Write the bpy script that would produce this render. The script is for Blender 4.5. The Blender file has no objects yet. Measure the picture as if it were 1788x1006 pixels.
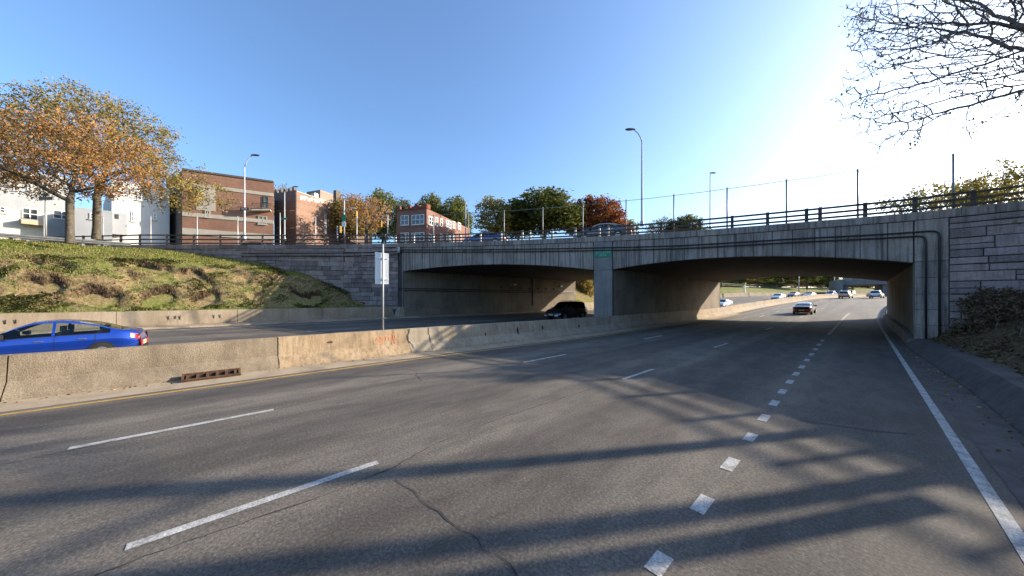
import bpy, bmesh, math, random
import numpy as np
from mathutils import Vector, Matrix, noise
random.seed(7); RNG = np.random.default_rng(7)
R = math.radians
SC = bpy.context.scene
COL = SC.collection

# ------------------------------------------------------------------ camera, sky, sun, exposure
FPX, CX, HY, H = 560.0, 894.0, 521.0, 2.3
TH = math.atan(611 / FPX)
S_, C_ = math.sin(TH), math.cos(TH)
cam_d = bpy.data.cameras.new('camera'); cam = bpy.data.objects.new('camera', cam_d); COL.objects.link(cam)
cam.location = (0, 0, H); cam.rotation_euler = (R(90), 0, TH)
cam_d.sensor_width = 36; cam_d.lens = 36 * FPX / 1788; cam_d.shift_y = 18 / 1788
cam_d.clip_start = 0.05; cam_d.clip_end = 6000
SC.camera = cam
SUN_AZ, SUN_EL = R(29.5), R(18.8)          # azimuth clockwise from +Y (the road's direction)
world = bpy.data.worlds.new('World'); SC.world = world; world.use_nodes = True
wn = world.node_tree.nodes; wl = world.node_tree.links
sky = wn.new('ShaderNodeTexSky'); sky.sky_type = 'NISHITA'; sky.sun_disc = False
sky.sun_elevation = SUN_EL; sky.sun_rotation = SUN_AZ
sky.air_density = 1.0; sky.dust_density = 1.8; sky.ozone_density = 4.6; sky.altitude = 20
bg = wn['Background']; bg.inputs[1].default_value = 0.15
wl.new(sky.outputs[0], bg.inputs[0])
sd = bpy.data.lights.new('sun', 'SUN'); sun = bpy.data.objects.new('sun', sd); COL.objects.link(sun)
sd.energy = 5.0; sd.angle = R(0.53); sd.color = (1.0, 0.87, 0.7)
SUN_DIR = Vector((math.sin(SUN_AZ) * math.cos(SUN_EL), math.cos(SUN_AZ) * math.cos(SUN_EL), math.sin(SUN_EL)))
sun.rotation_euler = (-SUN_DIR).to_track_quat('-Z', 'Y').to_euler()
SC.view_settings.view_transform = 'Standard'; SC.view_settings.look = 'None'
SC.view_settings.exposure = 1.2; SC.view_settings.gamma = 1.0
SC.render.engine = 'CYCLES'
try:
    SC.cycles.use_denoising = True
    SC.cycles.max_bounces = 6; SC.cycles.transparent_max_bounces = 12
except Exception: pass

# ------------------------------------------------------------------ place helpers
def cw(X, Z):                                 # metres right of / in front of the viewer -> world x, y
    return X * C_ - Z * S_, X * S_ + Z * C_
def pz(px, py, Z):                            # a photo position at a chosen distance -> world point
    X = (px - CX) / FPX * Z
    x, y = cw(X, Z)
    return Vector((x, y, H + (HY - py) / FPX * Z))
def interp(x, tab):
    return float(np.interp(x, [t[0] for t in tab], [t[1] for t in tab]))
def sstep(a, b, x):
    t = min(1, max(0, (x - a) / (b - a))); return t * t * (3 - 2 * t)
def zr(s):                                    # height of the road along its length
    if s < 38: return 0.0
    if s < 53: return 0.0012 * (s - 38) ** 2
    return 0.27 + 0.036 * (s - 53) if s < 110 else 2.322 + 0.012 * (min(s, 260) - 110)
def cv(s): return max(0, s - 40) ** 2 / 900 if s < 400 else 144 + (s - 400) * .8
def bo(s): return 0.7 * sstep(3, 19, s)       # the median shifts a little under the bridge
def F(o): return -8.55110091e-03 * o * o + 1.73486565e-01 * o + 25.0225863    # front edge of the bridge
DEPTH = 26.8
ZTOP = [(-29.2, 7.46), (-21.4, 7.22), (-17.4, 7.09), (-13.7, 6.97), (-10.6, 6.86), (-7.9, 6.78), (-4.9, 6.71), (-2.3, 6.64), (-.1, 6.57), (1.8, 6.52), (5, 6.5), (20, 6.5)]
def ztop(o): return interp(o, ZTOP)
_ql = np.polyfit([-28.98, -21.5, -13.74], [4.87, 5.24, 4.47], 2)
_qr = np.polyfit([-12.49, -6.2, 1.72], [4.46, 4.93, 4.08], 2)
def zsoff(o): return float(np.polyval(_ql if o < -13.1 else _qr, o))
def zleft(o, s): return zr(s) + 0.05 + 0.028 * max(0, -13.4 - o)

# ------------------------------------------------------------------ object helpers
def tag(o, label=None, cat=None, group=None, kind=None):
    if label: o['label'] = label
    if cat: o['category'] = cat
    if group: o['group'] = group
    if kind: o['kind'] = kind
    return o
def empty(name, loc, rz=0, label=None, cat=None, group=None):
    o = bpy.data.objects.new(name, None); COL.objects.link(o)
    o.location = loc; o.rotation_euler = (0, 0, rz); o.empty_display_size = .2
    return tag(o, label, cat, group)
class MB:
    def __init__(s): s.v = []; s.f = []; s.uv = None
    def add(s, vs, fs):
        b = len(s.v); s.v += [tuple(v) for v in vs]; s.f += [tuple(i + b for i in f) for f in fs]; return s
    def box(s, x0, x1, y0, y1, z0, z1):
        return s.add([(x0,y0,z0),(x1,y0,z0),(x1,y1,z0),(x0,y1,z0),(x0,y0,z1),(x1,y0,z1),(x1,y1,z1),(x0,y1,z1)],
                     [(0,3,2,1),(4,5,6,7),(0,1,5,4),(1,2,6,5),(2,3,7,6),(3,0,4,7)])
    def hexa(s, p):      # 8 points: 4 of one face, 4 of the opposite face in the same order
        return s.add(p, [(0,1,2,3),(7,6,5,4),(0,4,5,1),(1,5,6,2),(2,6,7,3),(3,7,4,0)])
    def beam(s, a, b, w, h=None, up=Vector((0,0,1))):
        h = h or w; a = Vector(a); b = Vector(b); d = (b - a).normalized()
        r = d.cross(up)
        if r.length < 1e-4: r = d.cross(Vector((0, 1, 0)))
        r.normalize(); u = r.cross(d).normalized(); r *= w / 2; u *= h / 2
        return s.hexa([a - r - u, a + r - u, a + r + u, a - r + u, b - r - u, b + r - u, b + r + u, b - r + u])
    def tube(s, pts, rad, n=8, cap=True):
        pts = [Vector(p) for p in pts]; rad = rad if isinstance(rad, (list, tuple)) else [rad] * len(pts)
        rings = []; ref = None
        for i, p in enumerate(pts):
            d = (pts[min(i + 1, len(pts) - 1)] - pts[max(i - 1, 0)]).normalized()
            if ref is None: ref = d.orthogonal().normalized()
            ref = (ref - d * ref.dot(d)).normalized(); b = d.cross(ref)
            rings.append([p + (ref * math.cos(2*math.pi*k/n) + b * math.sin(2*math.pi*k/n)) * rad[i] for k in range(n)])
        vs = [v for r in rings for v in r]; fs = []
        for i in range(len(pts) - 1):
            for k in range(n):
                fs.append((i*n+k, i*n+(k+1)%n, (i+1)*n+(k+1)%n, (i+1)*n+k))
        if cap: fs.append(tuple(range(n))[::-1]); fs.append(tuple((len(pts)-1)*n + k for k in range(n)))
        return s.add(vs, fs)
    def grid(s, rows):   # rows of points -> quads
        n = len(rows[0]); vs = [p for r in rows for p in r]; fs = []
        for i in range(len(rows) - 1):
            for j in range(n - 1): fs.append((i*n+j, i*n+j+1, (i+1)*n+j+1, (i+1)*n+j))
        return s.add(vs, fs)
    def build(s, name, m, parent=None, smooth=False, normals=True):
        me = bpy.data.meshes.new(name); me.from_pydata(s.v, [], s.f)
        if normals:
            bm = bmesh.new(); bm.from_mesh(me); bmesh.ops.recalc_face_normals(bm, faces=bm.faces); bm.to_mesh(me); bm.free()
        if smooth: me.shade_smooth()
        me.materials.append(m); o = bpy.data.objects.new(name, me); COL.objects.link(o)
        if parent is not None: o.parent = parent
        return o
def local(parent, p):
    return Matrix.Rotation(-parent.rotation_euler[2], 4, 'Z') @ (Vector(p) - parent.location)
def bevel(o, w, seg=1):
    m = o.modifiers.new('bevel', 'BEVEL'); m.width = w; m.segments = seg; m.limit_method = 'ANGLE'; return o

# ------------------------------------------------------------------ materials
def newmat(name):
    m = bpy.data.materials.new(name); m.use_nodes = True
    nt = m.node_tree; b = nt.nodes['Principled BSDF']
    return m, nt, b
def nd(nt, t, **k):
    n = nt.nodes.new(t)
    for a, v in k.items():
        if a.startswith('i_'):
            key = a[2:]; n.inputs[int(key) if key.isdigit() else key].default_value = v
        else: setattr(n, a, v)
    return n
def ramp(nt, fac, stops):
    r = nt.nodes.new('ShaderNodeValToRGB'); e = r.color_ramp.elements
    while len(e) < len(stops): e.new(0.5)
    for i, (p, c) in enumerate(stops): e[i].position = p; e[i].color = (*c, 1) if len(c) == 3 else c
    nt.links.new(fac, r.inputs[0]); return r.outputs[0]
def mixc(nt, f, a, b, mode='MIX'):
    n = nd(nt, 'ShaderNodeMix', data_type='RGBA', blend_type=mode)
    for sock, v in ((n.inputs[0], f), (n.inputs[6], a), (n.inputs[7], b)):
        if hasattr(v, 'links'): nt.links.new(v, sock)
        elif isinstance(v, (int, float)): sock.default_value = v
        else: sock.default_value = (*v, 1)
    return n.outputs[2]
def noi(nt, scale, detail=4, rough=.6, stretch=None, coord='pos', w=0):
    tc = nd(nt, 'ShaderNodeNewGeometry').outputs['Position'] if coord == 'pos' else nd(nt, 'ShaderNodeTexCoord').outputs['Object']
    if stretch or w:
        mp = nd(nt, 'ShaderNodeMapping'); nt.links.new(tc, mp.inputs[0]); mp.inputs['Location'].default_value = (w, w * 1.7, w * .6)
        if stretch: mp.inputs['Scale'].default_value = stretch
        tc = mp.outputs[0]
    n = nd(nt, 'ShaderNodeTexNoise', i_Scale=scale, i_Detail=detail, i_Roughness=rough)
    nt.links.new(tc, n.inputs['Vector']); return n.outputs['Fac']
def bump(nt, b, h, strength=.3, dist=.02):
    n = nd(nt, 'ShaderNodeBump', i_Strength=strength, i_Distance=dist); nt.links.new(h, n.inputs['Height']); nt.links.new(n.outputs[0], b.inputs['Normal'])
def plain(name, c, rough=.6, metal=0, spec=.5, var=.12, scale=3.0, coord='obj'):
    m, nt, b = newmat(name)
    f = noi(nt, scale, 5, .6, coord=coord)
    nt.links.new(ramp(nt, f, [(.3, tuple(x * (1 - var) for x in c)), (.7, tuple(min(1, x * (1 + var)) for x in c))]), b.inputs['Base Color'])
    b.inputs['Roughness'].default_value = rough; b.inputs['Metallic'].default_value = metal; b.inputs['Specular IOR Level'].default_value = spec
    return m
def rocky(name, cols, s1=1.2, s2=25, rough=.9, bstr=.4, bdist=.02, streak=0, perobj=0, streakcol=(.06, .055, .05), fine=.35):
    m, nt, b = newmat(name)
    c = ramp(nt, noi(nt, s1, 6, .62), [(.25 + .5 * i / max(1, len(cols) - 1), k) for i, k in enumerate(cols)])
    fn = noi(nt, s2, 3, .7)
    c = mixc(nt, fine, c, ramp(nt, fn, [(.3, (.35, .35, .35)), (.7, (1.25, 1.22, 1.18))]), 'MULTIPLY')
    if streak:
        st = ramp(nt, noi(nt, 2.6, 6, .7, (2.6, 2.6, .12)), [(.46, (0, 0, 0)), (.64, (1, 1, 1))])
        g = nd(nt, 'ShaderNodeMath', operation='MULTIPLY', i_1=streak); nt.links.new(st, g.inputs[0])
        c = mixc(nt, g.outputs[0], c, streakcol)
    if perobj:
        oi = nd(nt, 'ShaderNodeObjectInfo')
        c = mixc(nt, perobj, c, ramp(nt, oi.outputs['Random'], [(0, (.45, .42, .42)), (.35, (.85, .8, .78)), (.7, (1.1, 1.05, 1.1)), (1, (1.3, 1.15, 1.0))]), 'MULTIPLY')
    nt.links.new(c, b.inputs['Base Color']); b.inputs['Roughness'].default_value = rough; b.inputs['Specular IOR Level'].default_value = .25
    bump(nt, b, fn, bstr, bdist); return m
MT = {}
def asphalt(name, lo, hi, bands=True):
    m, nt, b = newmat(name)
    big = noi(nt, .5, 5, .6, (1, .25, 1)); sp = noi(nt, 30, 3, .8); sp2 = noi(nt, 130, 2, .8)
    c = ramp(nt, big, [(.3, lo), (.7, hi)])
    if bands:                                  # tyre-polished tracks and oil-darkened lane centres
        w = ramp(nt, noi(nt, .9, 2, .4, (1, .012, 1), w=3.3), [(.38, (.62, .62, .64)), (.62, (1.14, 1.13, 1.1))])
        c = mixc(nt, .75, c, w, 'MULTIPLY')
    if bands:                                  # two polished wheel paths and an oily centre strip in every lane
        sx = nd(nt, 'ShaderNodeSeparateXYZ'); nt.links.new(nd(nt, 'ShaderNodeNewGeometry').outputs['Position'], sx.inputs[0])
        wob = nd(nt, 'ShaderNodeMath', operation='MULTIPLY_ADD', i_1=.5, i_2=4.62); nt.links.new(noi(nt, .25, 3, .6, (1, .2, 1)), wob.inputs[0])
        ad = nd(nt, 'ShaderNodeMath', operation='ADD'); nt.links.new(sx.outputs['X'], ad.inputs[0]); nt.links.new(wob.outputs[0], ad.inputs[1])
        dv = nd(nt, 'ShaderNodeMath', operation='DIVIDE', i_1=3.58); nt.links.new(ad.outputs[0], dv.inputs[0])
        fr_ = nd(nt, 'ShaderNodeMath', operation='FRACT'); nt.links.new(dv.outputs[0], fr_.inputs[0])
        tr_ = ramp(nt, fr_.outputs[0], [(0, (1, 1, 1)), (.2, (1.12, 1.11, 1.09)), (.36, (.9, .9, .9)), (.5, (.68, .68, .69)), (.64, (.9, .9, .9)), (.8, (1.12, 1.11, 1.09)), (1, (1, 1, 1))])
        c = mixc(nt, .7, c, tr_, 'MULTIPLY')
    c = mixc(nt, .6, c, ramp(nt, noi(nt, 2.3, 5, .7, (1, .35, 1), w=7.1), [(.42, (.6, .6, .61)), (.56, (1, 1, 1)), (.75, (1.15, 1.14, 1.1))]), 'MULTIPLY')
    c = mixc(nt, .8, c, ramp(nt, sp, [(.32, (.4, .4, .42)), (.52, (1, 1, 1)), (.72, (2.0, 1.92, 1.78))]), 'MULTIPLY')
    c = mixc(nt, .5, c, ramp(nt, sp2, [(.3, (.55, .55, .55)), (.72, (1.6, 1.58, 1.5))]), 'MULTIPLY')
    nt.links.new(c, b.inputs['Base Color']); b.inputs['Roughness'].default_value = .82; b.inputs['Specular IOR Level'].default_value = .3
    bump(nt, b, sp, .55, .008); return m
MT['asphalt'] = asphalt('asphalt', (.108, .095, .08), (.152, .135, .114))
MT['asphalt2'] = asphalt('street asphalt', (.08, .08, .08), (.11, .105, .1), False)
MT['apron'] = rocky('gutter concrete', [(.24, .19, .13), (.36, .29, .2), (.42, .35, .26)], 1.5, 40)
MT['barrier'] = rocky('barrier concrete', [(.25, .18, .11), (.37, .28, .175), (.45, .355, .235)], .9, 30, streak=.6, streakcol=(.13, .08, .045))
MT['aggregate'] = rocky('exposed aggregate barrier', [(.17, .137, .096), (.26, .212, .15), (.33, .272, .195)], 1.3, 38, fine=.7, bstr=.8, streak=.3, streakcol=(.1, .075, .05))
MT['patch'] = rocky('pale patched concrete', [(.24, .2, .145), (.33, .285, .215), (.42, .37, .29)], 1.1, 30, streak=.4, streakcol=(.14, .1, .065))
MT['parapet'] = rocky('roadside concrete wall', [(.2, .155, .105), (.3, .245, .175), (.37, .31, .235)], .7, 22, streak=.45, streakcol=(.2, .13, .08))
MT['fascia'] = rocky('weathered grey concrete', [(.24, .21, .188), (.355, .312, .28), (.45, .4, .36)], .8, 20, streak=.75, streakcol=(.07, .058, .052), perobj=.4)
MT['pierc'] = rocky('pier concrete', [(.19, .18, .17), (.3, .285, .265)], .8, 20, streak=.25)
MT['kerbc'] = rocky('dark kerb concrete', [(.06, .05, .046), (.1, .085, .078), (.14, .12, .11)], 1.6, 18, streak=.4)  # darker than the other concrete
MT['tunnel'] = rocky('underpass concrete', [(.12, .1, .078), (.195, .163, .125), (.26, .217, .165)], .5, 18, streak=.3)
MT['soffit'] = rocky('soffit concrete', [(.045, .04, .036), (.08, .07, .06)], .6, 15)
MT['mortar'] = rocky('dark mortar', [(.05, .045, .045), (.085, .075, .07)], 2, 30)
MT['stone'] = rocky('rough ashlar stone', [(.18, .15, .14), (.28, .24, .225), (.38, .33, .3)], 2.2, 16, bstr=.7, bdist=.03, perobj=.75, streak=.25)
MT['stone_r'] = rocky('pale ashlar stone', [(.27, .22, .21), (.39, .325, .31), (.49, .41, .385)], 2.0, 14, bstr=.9, bdist=.05, perobj=.6, streak=.3)
MT['white_paint'] = rocky('worn white road paint', [(.2, .195, .18), (.45, .45, .43), (.62, .62, .6)], 5, 45, fine=.85)
MT['yellow_paint'] = rocky('worn yellow road paint', [(.3, .19, .06), (.44, .27, .07), (.5, .34, .12)], 5, 50, fine=.4)
MT['tar'] = plain('crack', (.022, .022, .024), .9)
MT['rail_dark'] = plain('dark painted rail', (.045, .036, .032), .6, var=.25)
MT['railpaint'] = rocky('weathered brown rail paint', [(.05, .042, .038), (.085, .07, .062), (.13, .1, .08)], 3, 20, rough=.7, bstr=.1)
MT['galv'] = plain('galvanised steel', (.36, .36, .35), .5, .3, var=.2)
MT['galv_d'] = plain('weathered galvanised steel', (.2, .2, .2), .55, .3, var=.2)
MT['pole'] = plain('grey pole', (.42, .43, .43), .5, .2, var=.1)
MT['pipe'] = plain('black conduit', (.025, .022, .024), .55)
MT['lamp_head'] = plain('lamp head', (.12, .125, .12), .5)
MT['sign_back'] = plain('bare sign back', (.78, .78, .76), .45, .1, var=.05)
MT['sign_green'] = plain('green sign', (.012, .2, .11), .45, var=.15, scale=9)
MT['sign_white'] = plain('white sign', (.75, .76, .74), .5, var=.05)
MT['sign_black'] = plain('black sign', (.02, .02, .02), .5)
MT['signal'] = plain('signal yellow', (.45, .26, .03), .5)
MT['rust'] = rocky('rusty iron', [(.035, .024, .018), (.09, .05, .03), (.17, .09, .045)], 9, 60)
MT['orange_spray'] = plain('orange spray paint', (.75, .2, .08), .8, var=.2, scale=8)
MT['window_frame'] = plain('white window frame', (.7, .7, .68), .5, var=.05)
MT['limestone'] = rocky('limestone band', [(.38, .34, .27), (.48, .44, .36)], 1, 12, fine=.15)
MT['white_wall'] = rocky('white painted wall', [(.48, .48, .46), (.6, .6, .57)], .4, 10, fine=.1, streak=.06)
MT['cream_wall'] = rocky('cream siding', [(.46, .45, .38), (.54, .53, .46)], .4, 14, fine=.15)
MT['grey_wall'] = rocky('grey siding', [(.3, .31, .32), (.38, .39, .4)], .4, 14, fine=.15)
MT['roof'] = rocky('shingle roof', [(.09, .085, .085), (.15, .14, .135)], 2, 10)
MT['tan'] = rocky('tan awning', [(.4, .3, .2), (.5, .4, .28)], 2, 10)
MT['iron'] = plain('wrought iron', (.03, .025, .022), .6)
def glassmat(name, c, rough=.06):
    m, nt, b = newmat(name); b.inputs['Base Color'].default_value = (*c, 1); b.inputs['Roughness'].default_value = rough
    b.inputs['Specular IOR Level'].default_value = .8
    f = noi(nt, 1.1, 2); nt.links.new(ramp(nt, f, [(.35, tuple(x * .5 for x in c)), (.65, tuple(x * 1.6 for x in c))]), b.inputs['Base Color']); return m
MT['pane'] = glassmat('window pane', (.045, .055, .06))
MT['pane_g'] = glassmat('greenish window pane', (.12, .17, .15), .15)
def brickmat(name, c1, c2, mortar, graff=False):
    m, nt, b = newmat(name)
    uv = nd(nt, 'ShaderNodeUVMap')
    bt = nd(nt, 'ShaderNodeTexBrick', i_Scale=1.0); nt.links.new(uv.outputs[0], bt.inputs['Vector'])
    bt.inputs['Color1'].default_value = (*c1, 1); bt.inputs['Color2'].default_value = (*c2, 1); bt.inputs['Mortar'].default_value = (*mortar, 1)
    bt.inputs['Mortar Size'].default_value = .012; bt.inputs['Brick Width'].default_value = .3; bt.inputs['Row Height'].default_value = .1
    c = mixc(nt, .45, bt.outputs['Color'], ramp(nt, noi(nt, .35, 6, .6), [(.3, (.6, .58, .56)), (.7, (1.25, 1.2, 1.15))]), 'MULTIPLY')
    st = noi(nt, .5, 4, .6, (.06, .06, 3.0)); c = mixc(nt, .3, c, ramp(nt, st, [(.35, (.6, .6, .6)), (.65, (1.2, 1.2, 1.2))]), 'MULTIPLY')
    nt.links.new(c, b.inputs['Base Color']); b.inputs['Roughness'].default_value = .9; bump(nt, b, bt.outputs['Fac'], -.2, .01); return m
MT['brick1'] = brickmat('tan brown brick', (.31, .14, .08), (.24, .105, .06), (.26, .2, .16))
MT['brick2'] = brickmat('light brown brick', (.25, .13, .08), (.2, .1, .06), (.3, .24, .19))
MT['brick_d'] = brickmat('dark trim and shaded brick', (.13, .08, .06), (.1, .06, .045), (.12, .1, .085))  # dark trim, and walls whose shade is put into the brick colour
MT['brick3'] = brickmat('red brick', (.24, .1, .068), (.19, .078, .054), (.25, .18, .15))
def groundmat(name, dirt=.5, dark=1.0):
    m, nt, b = newmat(name)
    n1 = noi(nt, .55, 7, .65); n2 = noi(nt, 7, 5, .7); n3 = noi(nt, 40, 3, .7)
    green = ramp(nt, n2, [(.3, (.06, .1, .015)), (.55, (.15, .2, .035)), (.75, (.24, .26, .07))])
    dry = ramp(nt, n2, [(.3, (.12, .08, .04)), (.5, (.24, .17, .09)), (.72, (.36, .28, .16))])
    geo = nd(nt, 'ShaderNodeNewGeometry'); sx = nd(nt, 'ShaderNodeSeparateXYZ'); nt.links.new(geo.outputs['Normal'], sx.inputs[0])
    f = nd(nt, 'ShaderNodeMath', operation='MULTIPLY_ADD', i_1=-1.3, i_2=1.05 - dirt); nt.links.new(n1, f.inputs[0])
    f2 = nd(nt, 'ShaderNodeMath', operation='ADD'); nt.links.new(f.outputs[0], f2.inputs[0]); nt.links.new(sx.outputs['Z'], f2.inputs[1])
    c = mixc(nt, ramp(nt, f2.outputs[0], [(.55, (0, 0, 0)), (.95, (1, 1, 1))]), dry, green)
    soil = ramp(nt, sx.outputs['Z'], [(.45, (1, 1, 1)), (.72, (0, 0, 0))])  # bare soil on steep faces, darkened with the shade of undercut lips
    c = mixc(nt, soil, c, ramp(nt, n2, [(.3, (.02, .014, .01)), (.7, (.085, .058, .036))]))
    c = mixc(nt, .6, c, ramp(nt, n3, [(.3, (.4, .4, .4)), (.7, (1.4, 1.4, 1.3))]), 'MULTIPLY')
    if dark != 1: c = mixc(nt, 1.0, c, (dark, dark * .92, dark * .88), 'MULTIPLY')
    nt.links.new(c, b.inputs['Base Color']); b.inputs['Roughness'].default_value = .95; b.inputs['Specular IOR Level'].default_value = .1
    bump(nt, b, n3, .8, .05); return m
MT['ground'] = groundmat('grassy ground', .55)
MT['bank'] = groundmat('eroded grass bank', .58)
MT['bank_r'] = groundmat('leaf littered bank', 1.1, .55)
def leafmat(name, stops, trans=.35):
    m, nt, b = newmat(name); nt.nodes.remove(b)
    geo = nd(nt, 'ShaderNodeNewGeometry')
    c = ramp(nt, geo.outputs['Random Per Island'], stops)
    c = mixc(nt, .5, c, ramp(nt, noi(nt, .35, 2), [(.3, (.6, .6, .55)), (.7, (1.3, 1.3, 1.3))]), 'MULTIPLY')
    d = nd(nt, 'ShaderNodeBsdfDiffuse'); t = nd(nt, 'ShaderNodeBsdfTranslucent'); mx = nd(nt, 'ShaderNodeMixShader', i_0=trans)
    nt.links.new(c, d.inputs[0]); nt.links.new(c, t.inputs[0]); nt.links.new(d.outputs[0], mx.inputs[1]); nt.links.new(t.outputs[0], mx.inputs[2])
    nt.links.new(mx.outputs[0], nt.nodes['Material Output'].inputs[0]); return m
MT['leaf_orange'] = leafmat('orange autumn leaves', [(0, (.13, .13, .04)), (.25, (.3, .19, .06)), (.5, (.46, .19, .06)), (.75, (.42, .24, .1)), (1, (.3, .22, .16))])
MT['leaf_gold'] = leafmat('golden olive leaves', [(0, (.1, .12, .03)), (.35, (.22, .18, .05)), (.7, (.34, .22, .06)), (1, (.36, .27, .12))])
MT['leaf_green'] = leafmat('dark green leaves', [(0, (.04, .06, .018)), (.4, (.09, .11, .03)), (.8, (.16, .165, .045)), (1, (.24, .21, .07))])
MT['leaf_olive'] = leafmat('olive green leaves', [(0, (.06, .085, .025)), (.4, (.12, .14, .04)), (.8, (.2, .2, .06)), (1, (.27, .24, .09))])
MT['leaf_yellow'] = leafmat('yellow leaves', [(0, (.12, .12, .03)), (.4, (.24, .2, .05)), (.8, (.36, .28, .07)), (1, (.42, .34, .14))])
MT['leaf_red'] = leafmat('rust red leaves', [(0, (.12, .05, .02)), (.4, (.24, .07, .03)), (.8, (.3, .12, .05)), (1, (.26, .17, .08))])
MT['leaf_sparse'] = leafmat('last sparse leaves', [(0, (.08, .09, .05)), (.5, (.14, .13, .06)), (1, (.2, .17, .07))], .25)
MT['leaf_brown'] = leafmat('dead brown leaves', [(0, (.06, .04, .025)), (.5, (.14, .09, .06)), (.8, (.19, .13, .075)), (1, (.16, .14, .06))], .2)
MT['leaf_ivy'] = leafmat('ivy and weeds', [(0, (.03, .045, .012)), (.3, (.06, .085, .02)), (.55, (.11, .12, .035)), (.8, (.1, .07, .04)), (1, (.2, .15, .08))], .25)
MT['grass'] = leafmat('grass blades', [(0, (.06, .095, .016)), (.35, (.13, .18, .03)), (.62, (.22, .22, .06)), (.8, (.3, .24, .1)), (1, (.36, .28, .15))], .3)
MT['litter'] = leafmat('fallen leaves', [(0, (.1, .06, .03)), (.4, (.2, .12, .05)), (.8, (.32, .2, .08)), (1, (.4, .32, .16))], .15)
MT['bark'] = rocky('bark', [(.05, .04, .03), (.1, .085, .065), (.16, .135, .1)], 6, 30, bstr=.8, bdist=.04)
MT['bark_d'] = rocky('dark bark', [(.13, .115, .105), (.2, .175, .16), (.28, .25, .225)], 6, 30, bstr=.8, bdist=.04)
MT['tyre'] = plain('tyre rubber', (.018, .018, .018), .9)
MT['rim'] = plain('alloy rim', (.38, .38, .39), .35, .7)
MT['trim'] = plain('black trim', (.015, .015, .016), .5)
MT['chrome'] = plain('chrome', (.6, .6, .6), .2, .9, var=.05)
MT['seat'] = plain('car seat', (.16, .15, .13), .9)
MT['red_lamp'] = plain('red lamp lens', (.55, .02, .015), .2)
MT['clear_lamp'] = plain('clear lamp lens', (.6, .62, .62), .15)
MT['plate'] = plain('number plate', (.6, .5, .25), .5)
def paintmat(name, c, metal=.25):
    m, nt, b = newmat(name); f = noi(nt, 2.5, 3, coord='obj')
    nt.links.new(ramp(nt, f, [(.3, tuple(x * .93 for x in c)), (.7, tuple(min(1, x * 1.06) for x in c))]), b.inputs['Base Color'])
    b.inputs['Roughness'].default_value = .28; b.inputs['Metallic'].default_value = metal
    b.inputs['Coat Weight'].default_value = 1.0; b.inputs['Coat Roughness'].default_value = .03; b.inputs['Coat IOR'].default_value = 1.7; return m
def carglass():
    m, nt, b = newmat('car glass'); nt.nodes.remove(b)
    t = nd(nt, 'ShaderNodeBsdfTransparent'); t.inputs[0].default_value = (.72, .78, .75, 1)
    g = nd(nt, 'ShaderNodeBsdfGlossy', i_Roughness=.03); fr = nd(nt, 'ShaderNodeFresnel', i_IOR=1.6); mx = nd(nt, 'ShaderNodeMixShader')
    nt.links.new(fr.outputs[0], mx.inputs[0]); nt.links.new(t.outputs[0], mx.inputs[1]); nt.links.new(g.outputs[0], mx.inputs[2])
    nt.links.new(mx.outputs[0], nt.nodes['Material Output'].inputs[0]); return m
MT['carglass'] = carglass()

# ------------------------------------------------------------------ terrain
LWALL = [(-29.0, 12.8), (-32.0, 8.45), (-38.8, 0.0), (-42.7, -5.2), (-52.0, -14.0)]     # left wing wall, seen from above
RWT = [(-40, .5), (8, .5), (12, .5), (15, .5), (20, .42), (25.3, .32), (26, .32)]   # top of the low wall on the right
def ko(s): return 2.15 - .37 * sstep(12, 25, s)      # its near top edge
def zrw(s): return interp(s, RWT) if s < 40 else zr(s) + .4
BANK = [(-80, 6.7), (-42, 6.55), (-40, 6.3), (-38, 5.75), (-36, 5.25), (-33.7, 4.35), (-32.3, 3.2), (-31, 2.05), (-30.2, 1.58), (-29.7, 1.5)]
def left_bank(q, s):
    k = 1 - .5 * sstep(45, 95, s); z = 1.5 + (interp(q, BANK) - 1.5) * k + zr(s) * (1 if q > -60 else .9)
    if s > 45: z += .35 * noise.noise(Vector((q * .3, s * .12, 5)))
    return z
def right_bank(q, s):
    b = zrw(s); t = q - ko(s) - .5
    top = 5.0 + zr(s)
    if t <= 0: return b
    return b + (top - b) * (1 - (1 - min(1, t / 6.6)) ** 1.25)
def ground_z(x, y):
    q = x - cv(y)
    if q < -29.7: return left_bank(q, y) - .3
    if q > ko(y) + .4: return right_bank(q, y) - .25
    return zr(y) - .35
def seq(*parts):
    out = []
    for a, b, st in parts:
        n = max(1, round(abs(b - a) / st)); out += [a + (b - a) * i / n for i in range(n)]
    return out
qs = [-2500, -1200, -600, -300, -180, -120, -90, -70, -60, -54, -50] + seq((-47, -29.8, 1.1)) + [-29.75, -29.6, -20, -13, -6, 1.5, 2.1] + seq((2.6, 9, .8)) + [10, 14, 20, 35, 60, 120, 300, 700, 1500, 2500]
ys = [-900, -300, -120, -60, -40, -30, -24, -18] + seq((-14, 60, 2), (60, 240, 6)) + [240, 300, 400, 600, 1000, 2500]
mb = MB(); mb.grid([[(q + cv(y), y, ground_z(q + cv(y), y)) for q in qs] for y in ys])
tag(mb.build('ground', MT['ground'], smooth=True), kind='structure')
tag(SC.objects['ground'], label='grass and earth ground on both sides of the sunken road')

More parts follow.
